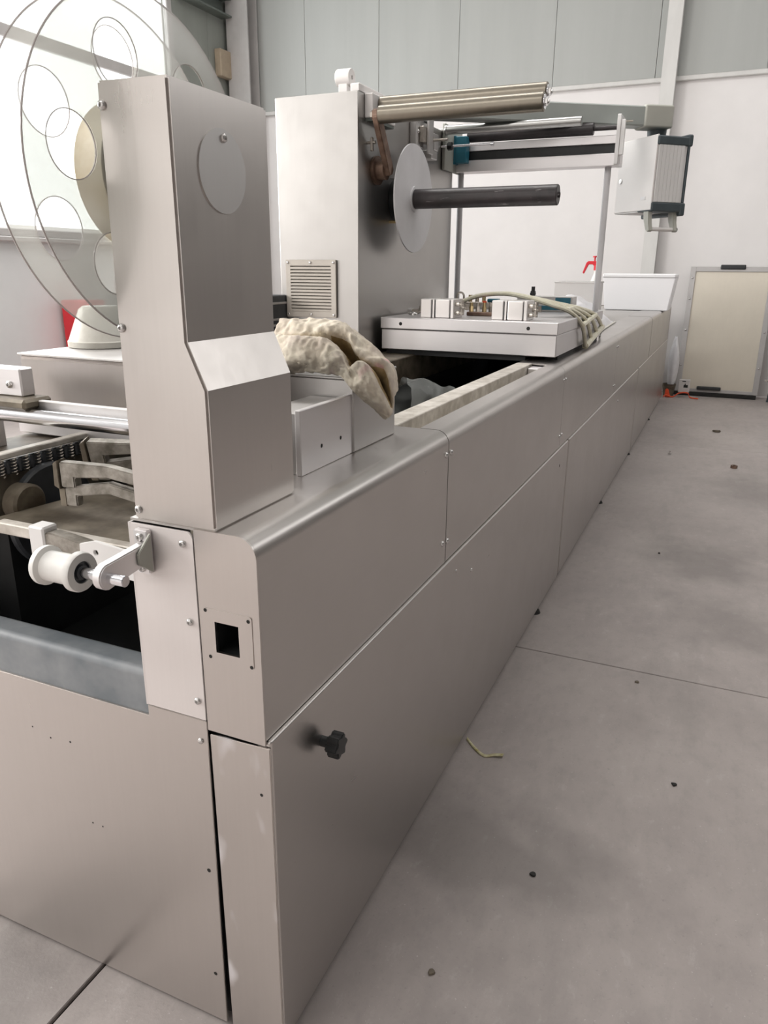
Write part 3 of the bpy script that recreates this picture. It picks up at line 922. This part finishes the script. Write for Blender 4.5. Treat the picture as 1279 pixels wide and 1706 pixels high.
obj('bar', B().prism([arm_pt(-.05, -.025), arm_pt(-.09, 0), arm_pt(-.05, .025), arm_pt(1.02, .024), arm_pt(1.10, .008), arm_pt(1.10, -.008), arm_pt(1.02, -.024)], 'x', -.852, -.826, bev=.003), 'rust', ar)
obj('arm_nut', B().cyl((-.862, 2.25, 2.0), (-.852, 2.25, 2.0), .018, seg=6), 'fitting', ar)

# ------------------------------------------------------------------ film frame on posts above the die block
fr = thing('film_guide_stand', 'aluminium film guide frame on two thin posts carrying chrome and black rollers', 'frame', (-.48, 3.43, 1.19))
for x_ in (-.872, -.078):
    obj('post', B().cyl((x_, 3.45, 1.1905), (x_, 3.45, 1.908), .0165, seg=24), 'hub_grey', fr)
obj('lower_beam', B().box(-.905, -.015, 3.385, 3.49, 1.905, 1.962, .002), 'alu', fr)
obj('blade_bar', B().box(-.86, -.04, 3.41, 3.46, 1.962, 2.008, .002), 'black_plastic', fr)
obj('upper_beam', B().box(-.86, -.04, 3.395, 3.47, 2.008, 2.046, .002), 'alu', fr)
ep = obj('end_plate', B().prism(rrect(3.36, 3.50, 1.905, 2.135, .006), 'x', -.040, -.022, bev=.0015).box(-.022, .0, 3.365, 3.385, 1.95, 2.11, .002), 'alu_w', fr)
bolt(ep, (-.022, 3.43, 2.00), (1, 0, 0), .014)
obj('end_pin', B().cyl((-.03, 3.40, 2.105), (.03, 3.40, 2.105), .004, seg=8), 'fitting', fr)
obj('black_roller', B().lathe([(.011, 0), (.028, 0), (.030, .002), (.030, .66), (.028, .662), (.011, .662), (.011, .78), (0, .78)], (-.82, 3.40, 2.080), (1, 0, 0), 32), 'black_tube', fr)
obj('chrome_roller', B().lathe([(0, -.065), (.009, -.065), (.009, 0), (.0235, .001), (.025, .004), (.025, .012), (.0225, .014), (.0225, .698), (.021, .70), (0, .70)], (-.885, 3.21, 2.088), (1, 0, 0), 32), 'roller_steel', fr)
obj('gear_block', B().box(-.868, -.808, 3.33, 3.39, 1.945, 2.075, .003).box(-.880, -.868, 3.335, 3.385, 1.94, 2.08, .002), 'teal', fr, label='teal blue painted block')
obj('left_plate', B().box(-.897, -.880, 3.20, 3.48, 1.90, 2.12, .003), 'beige_block', fr)
obj('feed_rod', B().cyl((-.897, 3.19, 2.008), (-.62, 3.19, 2.008), .0055, seg=10).cyl((-.63, 3.19, 2.008), (-.615, 3.19, 2.008), .011, seg=12), 'chrome', fr)
obj('star_grip', B().cyl((-.862, 3.19, 2.008), (-.835, 3.19, 2.008), .020, seg=8, bev=.003), 'black_plastic', fr)
cl = thing('roller_clamp', 'small grey machined clamp blocks on the tower side beside the round flange', 'clamp', (-.88, 2.85, 1.93))
obj('base_block', B().box(TX1, -.868, 2.76, 2.86, 1.955, 2.088, .003), 'steel_dull', cl)
obj('jaw_block', B().box(-.868, -.845, 2.80, 2.90, 1.975, 2.045, .003), 'fitting', cl)
obj('jaw_plate', B().box(-.845, -.832, 2.84, 2.90, 1.93, 2.11, .002), 'steel_dull', cl)
obj('lower_block', B().box(TX1, -.840, 2.90, 2.98, 1.915, 1.955, .003).box(-.86, -.835, 2.92, 2.98, 1.955, 2.03, .003), 'steel_dull', cl)
obj('clamp_pin', B().cyl((-.845, 2.90, 1.995), (-.76, 2.90, 1.995), .006, seg=10), 'fitting', cl)
for (y_, z_) in ((2.785, 2.065), (2.785, 2.02)):
    bolt(cl, (-.868, y_, z_), (1, 0, 0), .009)

# ------------------------------------------------------------------ die block
db = thing('die_block', 'thick two-layer aluminium die block spanning the rails behind the open pit', 'die block', (-.46, 3.0, ZT))
obj('lower_plate', B().box(-.872, -.062, 2.385, 3.60, 1.046, 1.136, .003), 'alu', db)
upl = obj('upper_plate', B().box(-.876, -.058, 2.380, 3.605, 1.1385, 1.189, .003), 'alu', db)
obj('spacer', B().box(-.86, -.20, 2.42, 3.58, 1.0205, 1.046), 'dark', db)
obj('spacer_strip', B().box(-.130, -.075, 2.50, 3.58, ZT, 1.046), 'rubber', db)
bolt(upl, (-.775, 2.380, 1.162), (0, -1, 0), .008, HOLE, 'screw_hole')
bolt(upl, (-.185, 2.380, 1.162), (0, -1, 0), .008, HOLE, 'screw_hole')
bolt(upl, (-.80, 2.60, 1.189), (0, 0, 1), .02)


def cylinder_block(x0, label):
    t = thing('air_cylinder', label, 'cylinder', (x0 + .08, 2.51, 1.189), 'white air cylinders on the die block')
    obj('body', B().box(x0, x0 + .052, 2.44, 2.57, 1.1895, 1.272, .003).box(x0 + .057, x0 + .066, 2.442, 2.568, 1.1895, 1.271, .001), 'alu_bright', t)
    obj('barrel', B().box(x0 + .070, x0 + .140, 2.44, 2.57, 1.1895, 1.272, .006, 2), 'alu_bright', t)
    obj('end_cap', B().box(x0 + .143, x0 + .158, 2.441, 2.569, 1.1895, 1.272, .002), 'alu_bright', t)
    obj('gap_core', B().box(x0 + .01, x0 + .15, 2.447, 2.563, 1.195, 1.266), 'dark2', t)
    for (yy, zz) in ((2.47, 1.25), (2.47, 1.212), (2.54, 1.23)):
        e = obj('fitting', B().cyl((x0 + .158, yy, zz), (x0 + .176, yy, zz), .010, seg=8).cyl((x0 + .176, yy, zz), (x0 + .196, yy, zz), .007, seg=10).cyl((x0 + .190, yy, zz - .008), (x0 + .190, yy, zz + .018), .008, seg=8), 'fitting', t)
    return t


cylinder_block(-.702, 'white rectangular air cylinder on the die block, the one nearer the tower')
cylinder_block(-.367, 'white rectangular air cylinder on the die block, next to the flat hose fan')
ft = thing('elbow_fitting', 'grey elbow fitting lying on the die block in front of the tower', 'fitting', (-.80, 2.62, 1.19))
obj('elbow', B().tube([(-.83, 2.66, 1.203), (-.80, 2.66, 1.203), (-.785, 2.66, 1.210), (-.78, 2.66, 1.228)], .013, 12), 'fitting', ft)
obj('elbow_nut', B().cyl((-.85, 2.66, 1.203), (-.828, 2.66, 1.203), .018, seg=6), 'bolt', ft)
uh = single('bent_rod_handle', B().tube([(-.70, 2.95, 1.19), (-.70, 2.95, 1.27)] + [(-.682 - .018 * math.cos(a), 2.95, 1.27 + .018 * math.sin(a)) for a in [PI * k / 8 for k in range(1, 8)]] + [(-.664, 2.95, 1.27), (-.664, 2.95, 1.19)], .005, 8), 'fitting', 'thin bent wire handle standing on the die block by the post', 'handle', (-.68, 2.95, 1.19))
mf = thing('valve_manifold', 'cluster of small brass and grey air fittings between the two white cylinders', 'manifold', (-.45, 2.72, 1.189))
obj('rail_block', B().box(-.56, -.395, 2.68, 2.74, 1.1895, 1.207, .003), 'rust', mf)
for k in range(5):
    x_ = -.545 + k * .032
    e = obj('valve', B().cyl((x_, 2.71, 1.207), (x_, 2.71, 1.232), .011, seg=6).cyl((x_, 2.71, 1.232), (x_, 2.71, 1.250), .008, seg=10), ('brass', 'fitting')[k % 2], mf)
    if k == 2:
        obj('collar', B().cyl((x_, 2.71, 1.250), (x_, 2.71, 1.258), .010, seg=12), 'orange', e)
vl = thing('valve_box', 'white valve box with blue front panels on the die block', 'box', (-.28, 3.30, 1.189))
vb = obj('body', B().box(-.46, -.165, 3.24, 3.36, 1.1895, 1.268, .003), 'white_paint', vl)
obj('label_panel', B().box(-.255, -.175, 3.2385, 3.2395, 1.232, 1.262), 'teal', vl)
obj('label_panel', B().box(-.36, -.20, 3.2385, 3.2395, 1.199, 1.220), 'teal', vl)
obj('sensor', B().cyl((-.39, 3.3, 1.268), (-.39, 3.3, 1.292), .014, seg=12).cyl((-.39, 3.3, 1.292), (-.39, 3.3, 1.315), .010, seg=12).box(-.404, -.376, 3.287, 3.313, 1.272, 1.284, .002), 'black_plastic', vl)
fl2 = thing('filter_regulator', 'small air regulator with brass and blue fittings by the thin post', 'regulator', (-.70, 3.38, 1.19))
obj('body', B().box(-.80, -.60, 3.37, 3.42, 1.1895, 1.225, .003), 'fitting', fl2)
for k, mm in enumerate(('brass', 'fitting', 'brass')):
    obj('stem', B().cyl((-.77 + k * .04, 3.395, 1.225), (-.77 + k * .04, 3.395, 1.262 + .006 * k), .011, seg=10), mm, fl2)
obj('blue_cap', B().box(-.665, -.60, 3.372, 3.418, 1.225, 1.244, .004), 'teal', fl2)

# flat fan of hoses drooping over the cover
hf = thing('hose_fan', 'yellowed clear flat hose bundle arching over the die block and fanning out like a net', 'hose', (-.3, 2.9, 1.2))
lines = []
for k in range(4):
    ctrl = [Vector((-.640, 2.735 + .010 * k, 1.232 + .003 * k)), Vector((-.530, 2.735 + .012 * k, 1.278)), Vector((-.400, 2.735 + .012 * k, 1.292)), Vector((-.280, 2.735 + .014 * k, 1.276)),
            Vector((-.165, 2.745 + .030 * k, 1.244 + .002 * k)), Vector((-.088, 2.79 + .085 * k, 1.213 + .002 * k)), Vector((-.043, 2.87 + .125 * k, 1.150 + .010 * k)), Vector((-.036, 2.97 + .165 * k, 1.046 + .020 * k))]
    pts = catmull(ctrl, 8)
    lines.append(pts)
    obj('hose', B().tube(pts, .0100, 8), 'hose', hf)
for t_, rr in ((38, .012), (48, .0125), (56, .016)):
    obj('cross_tie', B().tube(catmull([l[t_] for l in lines], 5), rr, 8), 'hose', hf)
single('white_cable', B().tube(catmull([Vector((-.036, 3.48, 1.100)), Vector((-.10, 3.85, 1.032)), Vector((-.15, 4.3, 1.030)), Vector((-.19, 5.2, 1.030))], 8), .006, 8), 'cone', 'thin white cable lying along the machine cover towards the foam box', 'cable', (-.12, 4, 1.024))

# film crumpled in the pit
rows = []
for i in range(26):
    row = []
    for j in range(18):
        u, v = i / 25, j / 17
        a = PI * (.1 + .85 * v)
        q = Vector((-.56 + .20 * u + .06 * math.cos(a), 1.86 + .26 * u + .08 * v, .80 + .20 * math.sin(a) * (1 - .5 * u)))
        row.append(q + noise.noise_vector(q * 14) * .03 + noise.noise_vector(q * 40) * .012)
    rows.append(row)
single('crumpled_film', B().grid(rows), 'film', 'crumpled clear plastic film hanging in the dark open pit', 'film', (-.5, 1.95, .78), smooth=80)
pr = thing('pit_crossbar', 'dark steel crossbar low in the open pit', 'bar', (-.45, 1.5, .61))
obj('bar', B().box(-.705, -.245, 1.62, 1.70, .76, .80, .003), 'dark2', pr)
obj('bar_foot', B().box(-.70, -.66, 1.63, 1.69, .61, .76).box(-.29, -.25, 1.63, 1.69, .61, .76), 'dark2', pr)
pw = thing('pit_post', 'thin vertical steel rod in the open pit beside the cloth', 'rod', (-.62, 1.9, .61))
obj('rod', B().cyl((-.655, 1.90, .61), (-.655, 1.90, .98), .007, seg=10), 'dark2', pw)
obj('rod_nut', B().cyl((-.655, 1.90, .61), (-.655, 1.90, .63), .015, seg=6), 'dark2', pw)

# ================================================================== CONTROL BOX ON ITS ARM
HC = Vector((.152, 3.50, 0))
ang = math.radians(42.5)
MH = Matrix.Translation(HC) @ Matrix.Rotation(ang, 4, 'Z')     # local x = along the ribbed side, local y = along the white face
cbx = thing('control_box', 'white hanging control box with ribbed aluminium side, dark end caps and a handle below', 'control box', (.118, 3.69, 1.69))


def loc_box(bb, x0, x1, y0, y1, z0, z1, bev=.0):
    return bb.box(x0, x1, y0, y1, z0, z1, bev, mat=MH)


obj('white_side', loc_box(B(), -.004, .006, .004, .32, 1.70, 2.055, .002), 'white_paint', cbx)
obj('body', loc_box(B(), .006, .185, .006, .315, 1.715, 2.045, .004), 'alu_w', cbx)
for k in range(7):
    obj('rib', loc_box(B(), .0075 + k * .0225, .0288 + k * .0225, -.002, .007, 1.738, 2.008, .0015), 'alu_w', cbx)
obj('end_cap', loc_box(loc_box(B(), -.003, .185, -.004, .318, 2.006, 2.050, .006), .178, .208, -.006, .322, 2.006, 2.062, .006), 'darkgrey', cbx)
obj('end_cap', loc_box(loc_box(B(), -.003, .185, -.004, .12, 1.692, 1.738, .006), .172, .205, -.006, .322, 1.675, 1.738, .006), 'darkgrey', cbx)
obj('screen_bezel', loc_box(B(), .185, .198, .0, .318, 1.738, 2.008, .003), 'darkgrey', cbx)
obj('bottom_plate', loc_box(B(), .0, .172, .03, .318, 1.694, 1.7, .001), 'alu_w', cbx)
obj('sticker', loc_box(B(), -.0052, -.004, .055, .095, 1.752, 1.768), 'foam', cbx)
sb = obj('mount_screw', B().merge(B().lathe([(0, 0), (.012, 0), (.012, .003), (.006, .004), (.005, .002), (0, .002)], (0, 0, 0), (-1, 0, 0), 20).bm, MH @ Matrix.Translation((-.004, .285, 1.86))), 'bolt', cbx)
hd = B()
for x_ in (.010, .165):
    hd.merge(B().prism([(.02, 1.695), (.065, 1.695), (.060, 1.66), (.035, 1.605), (.015, 1.592), (.0, 1.60), (.012, 1.64)], 'x', x_ - .012, x_ + .012, bev=.003).bm, MH)
hn = obj('handle', hd, 'beige_block', cbx)
gr = B()
gr.merge(B().cyl((.0, .016, 1.607), (.175, .016, 1.607), .010, seg=16).bm, MH)
obj('grip', gr, 'white_paint', hn)
gr = B()
gr.merge(B().cyl((.175, .016, 1.607), (.181, .016, 1.607), .011, seg=16).bm, MH)
obj('grip_cap', gr, 'black_plastic', hn)

am = thing('support_arm', 'grey green support arm reaching over from the tower to the control box', 'arm', (-.4, 3.2, 2.09))
p0, p1 = Vector((-.95, 2.95, 2.150)), Vector((.06, 3.62, 2.150))
dd = (p1 - p0)
ma = Matrix.Translation(p0) @ Matrix.Rotation(math.atan2(dd.y, dd.x), 4, 'Z')
obj('beam', B().box(0, dd.length, -.05, .05, -.045, .048, .006, mat=ma), 'greygreen', am)
ec = obj('end_block', B().box(dd.length - .03, dd.length + .13, -.058, .058, -.052, .056, .012, 3, mat=ma), 'beige_block', am)
obj('neck', B().cyl((.118, 3.69, 2.05), (.118, 3.69, 2.11), .045, .05, seg=24), 'darkgrey', ec)
obj('arm_foot', B().cyl((-.95, 2.95, TZ), (-.95, 2.95, 2.11), .07, seg=28), 'greygreen', am)

# ================================================================== THINGS LYING ON THE FAR PART
fm = thing('foam_box', 'white polystyrene foam box on the far end of the machine', 'box', (-.28, 7.4, 1.024))
obj('body', B().prism([(-.565, 1.0245), (.035, 1.0245), (.078, 1.340), (-.608, 1.340)], 'y', 7.20, 7.62, bev=.006), 'foam', fm)
obj('lid', B().box(-.61, .08, 7.19, 7.63, 1.332, 1.372, .010), 'foam', fm)
tr = thing('steel_bin', 'shallow dull steel bin on the machine deck behind the plastic sheet', 'bin', (-.56, 5.6, 1.02))
obj('wall', B().prism([(-.72, 5.45), (-.40, 5.45), (-.40, 5.85), (-.72, 5.85)], 'z', 1.0205, 1.310, holes=[[(-.712, 5.458), (-.408, 5.458), (-.408, 5.842), (-.712, 5.842)]]), 'steel_dull', tr)
obj('base', B().box(-.715, -.405, 5.455, 5.845, 1.0205, 1.026), 'steel_dull', tr)
obj('rim', B().box(-.726, -.394, 5.444, 5.458, 1.302, 1.314, .003).box(-.726, -.394, 5.842, 5.856, 1.302, 1.314, .003).box(-.726, -.712, 5.458, 5.842, 1.302, 1.314, .003).box(-.408, -.394, 5.458, 5.842, 1.302, 1.314, .003), 'steel_dull', tr)
btl = thing('spray_bottle', 'white spray bottle with a red trigger head on the machine deck', 'bottle', (-.50, 6.05, 1.02))
obj('bottle', B().lathe([(0, 0), (.048, 0), (.052, .01), (.052, .22), (.045, .27), (.022, .34), (.018, .36), (.018, .385), (0, .385)], (-.50, 6.05, 1.0205), (0, 0, 1), 28), 'plastic_w', btl)
hdb = obj('spray_head', B().cyl((-.50, 6.05, 1.40), (-.50, 6.05, 1.44), .022, seg=18).prism([(-.475, 1.435), (-.475, 1.475), (-.57, 1.475), (-.585, 1.462), (-.612, 1.378), (-.600, 1.372), (-.565, 1.448), (-.53, 1.448), (-.52, 1.435)], 'y', 6.035, 6.065, bev=.003), 'red', btl)
obj('pump_knob', B().cyl((-.518, 6.05, 1.475), (-.518, 6.05, 1.505), .007, seg=10).cyl((-.518, 6.05, 1.505), (-.518, 6.05, 1.517), .018, seg=16), 'red', hdb)
# white plastic sheet heap
rows = []
for i in range(34):
    row = []
    for j in range(26):
        u, v = i / 33, j / 25
        h = (math.sin(PI * min(1, max(0, u))) ** .6) * (math.sin(PI * v) ** .6)
        q = Vector((-.66 + .48 * u, 4.05 + 1.1 * v, 1.022 + .25 * h * (1.0 - .40 * u)))
        w = noise.noise_vector(q * 9) * .035 * h + noise.noise_vector(q * 24) * .014 * h
        row.append(q + w)
    rows.append(row)
single('plastic_sheet', B().grid(rows), 'bag', 'heap of crumpled white plastic sheeting on the machine deck behind the thin post', 'sheet', (-.42, 4.6, 1.02), smooth=80)
single('grey_strap', B().tube(catmull([Vector((-.42, 3.95, 1.19)), Vector((-.32, 3.97, 1.185)), Vector((-.24, 3.98, 1.13)), Vector((-.205, 4.0, 1.06)), Vector((-.18, 4.1, 1.034))], 8), .009, 8), 'darkgrey', 'dark grey hose curving down in front of the white plastic sheeting', 'hose', (-.3, 3.97, 1.02))

# ================================================================== BY THE BACK WALL
dp = thing('leaning_door', 'beige grey steel door panel with black handles leaning on the back wall', 'door', (.57, 8.78, 0))
lean = Matrix.Translation((0, 8.70, 0)) @ Matrix.Rotation(-.09, 4, 'X') @ Matrix.Translation((0, -8.70, 0))
obj('face', B().box(.165, .975, 8.705, 8.735, .05, 1.42, .002, mat=lean), 'door_face', dp)
for (a, b_, c, d) in ((.125, .185, .045, 1.455), (.955, 1.015, .045, 1.455)):
    obj('stile', B().box(a, b_, 8.69, 8.742, c, d, .004, mat=lean), 'pillar', dp)
obj('head_rail', B().box(.125, 1.015, 8.692, 8.742, 1.40, 1.455, .004, mat=lean), 'pillar', dp)
obj('bottom_rail', B().box(.125, 1.015, 8.692, 8.742, .045, .085, .004, mat=lean), 'pillar', dp)
obj('base_strip', B().box(.11, 1.0, 8.68, 8.75, .0, .045, .004, mat=lean), 'rubber', dp)
obj('handle', B().box(.44, .70, 8.675, 8.70, 1.425, 1.475, .010, 2, mat=lean), 'black_plastic', dp)
obj('handle', B().box(.36, .62, 8.665, 8.70, .075, .115, .010, 2, mat=lean), 'black_plastic', dp)
for z_ in (.35, .75, 1.1, 1.33):
    for x_ in (.155, .985):
        bolt(dp, lean @ Vector((x_, 8.69, z_)), (0, -1, 0), .012)

rows = []
for i in range(20):
    row = []
    for j in range(24):
        a = 2 * PI * j / 23
        t_ = i / 19
        rad = (.045 + .03 * math.sin(PI * t_)) * (1 - .75 * t_ ** 5)
        q = Vector((.075 + rad * .8 * math.cos(a), 8.62 + rad * 1.5 * math.sin(a), .10 + .58 * t_))
        row.append(q + noise.noise_vector(Vector((math.cos(a) * .3, math.sin(a) * .3, t_ * .6)) * 4) * .012)
    rows.append(row)
single('plastic_sack', B().grid(rows), 'bag', 'slim pale plastic sack standing between the machine end and the leaning door', 'sack', (.075, 8.62, .10), smooth=80)
single('dark_bucket', B().lathe([(0, 0), (.055, 0), (.075, .12), (.078, .14), (.07, .14), (.065, .12), (0, .05)], (.06, 8.58, 0), (0, 0, 1), 24), 'brown_plate', 'small dark bucket under the pale plastic sack', 'bucket', (.06, 8.58, 0))
sc_ = thing('card_box', 'small white card packet with dark print by the leaning door', 'packet', (.22, 8.50, 0))
obj('packet', B().box(.17, .29, 8.46, 8.52, .065, .21, .004), 'card', sc_)
obj('print_mark', B().box(.225, .27, 8.4585, 8.4595, .12, .150).box(.205, .245, 8.4585, 8.4595, .185, .195).box(.235, .245, 8.4585, 8.4595, .145, .165), 'rubber', sc_)
otp = thing('orange_strap', 'bright orange plastic strap crumpled on the floor at the machine end', 'strap', (.13, 8.46, 0))


def ribbon(pts, wdt, th=.004):
    c = catmull([Vector(q) for q in pts], 8)
    return [(q + Vector((0, 0, 0)), q + Vector((0, 0, wdt))) for q in c], th


def strap(name, pts, width, mat, parent, vertical=True):
    c = catmull([Vector(q) for q in pts], 8)
    off = Vector((0, 0, width)) if vertical else Vector((0, width, 0))
    o = obj(name, B().grid([[q, q + off] for q in c]), mat, parent, 60)
    m_ = o.modifiers.new('thickness', 'SOLIDIFY')
    m_.thickness = .003
    return o


strap('loop', [(.02, 8.40, .002), (.05, 8.42, .02), (.12, 8.42, .004), (.19, 8.44, .05), (.28, 8.44, .055), (.31, 8.42, .01), (.40, 8.40, .004)], .016, 'orange', otp)
obj('clump', B().prism([(.03, .0), (.10, .0), (.075, .06), (.07, .095), (.035, .10)], 'y', 8.43, 8.46, bev=.008), 'orange', otp)
# clear drum at the picture edge and dark cabinet next to it
dr = thing('clear_drum', 'clear plastic drum with a chrome ring beside the leaning door', 'drum', (1.30, 8.45, 0))
obj('shell', B().lathe([(.20, .34), (.25, .38), (.25, 1.10), (.23, 1.16), (.12, 1.18)], (1.32, 8.45, 0), (0, 0, 1), 36), 'drum', dr)
obj('ring', B().tube([(1.32 + .262 * math.cos(a), 8.45 + .262 * math.sin(a), .30 + .04 * math.cos(a)) for a in [2 * PI * k / 40 for k in range(40)]], .012, 8, closed=True), 'chrome', dr)
for k in range(3):
    a = 2 * PI * k / 3 + .5
    obj('leg', B().cyl((1.32 + .24 * math.cos(a), 8.45 + .24 * math.sin(a), .0), (1.32 + .21 * math.cos(a), 8.45 + .21 * math.sin(a), .36), .012, seg=10), 'darkgrey', dr)

# ================================================================== SMALL THINGS ON THE FLOOR
ys_ = thing('yellow_strip', 'short torn yellow plastic strip on the floor against the machine panel', 'strip', (.07, 1.04, 0))
strap('strip', [(.012, 1.080, .003), (.045, 1.045, .004), (.085, 1.018, .003), (.115, 1.030, .006), (.140, 1.036, .009)], .012, 'yellow', ys_, False)
lb = single('loose_bolt', B().lathe([(0, 0), (.013, 0), (.013, .012), (.006, .014), (.006, .03), (0, .03)], (.304, 5.42, .001), (0, 0, 1), 12), 'bolt', 'shiny loose bolt standing on the bare floor near the far panels', 'bolt', (.304, 5.42, 0))
single('loose_nut', B().prism(circle(.775, 5.16, .024, 6), 'z', .001, .022, holes=[circle(.775, 5.16, .012, 14)]), 'rust', 'dark hexagon nut on the floor, farthest out from the machine', 'nut', (.775, 5.16, 0))
pts = [Vector((.629 + .035 * math.cos(a) * (1 + .3 * math.sin(3 * a)), 6.53 + .022 * math.sin(a), 0)) for a in [2 * PI * k / 12 for k in range(12)]]
single('dirt_lump', B().prism([(q.x, q.y) for q in pts], 'z', .001, .018, bev=.006), 'brown_plate', 'flat dark lump of dirt on the far floor', 'lump', (.629, 6.53, 0))
random.seed(3)
for k, (x_, y_, lab) in enumerate(((.42, 3.05, 'beside the dark floor patch'), (.46, 1.66, 'just before the floor joint'), (.33, .62, 'between the yellow strip and the camera'), (.20, .27, 'low down near the machine base'), (.62, 1.12, 'out on the open floor right of the yellow strip'))):
    pts = [(x_ + .007 * random.uniform(.6, 1.4) * math.cos(2 * PI * i / 7), y_ + .007 * random.uniform(.6, 1.4) * math.sin(2 * PI * i / 7)) for i in range(7)]
    single('floor_chip', B().prism(pts, 'z', .0005, .005, bev=.001), ('rubber', 'brown_plate')[k % 2], 'tiny dark chip on the floor ' + lab, 'chip', (x_, y_, 0), 'chips of dirt on the floor')
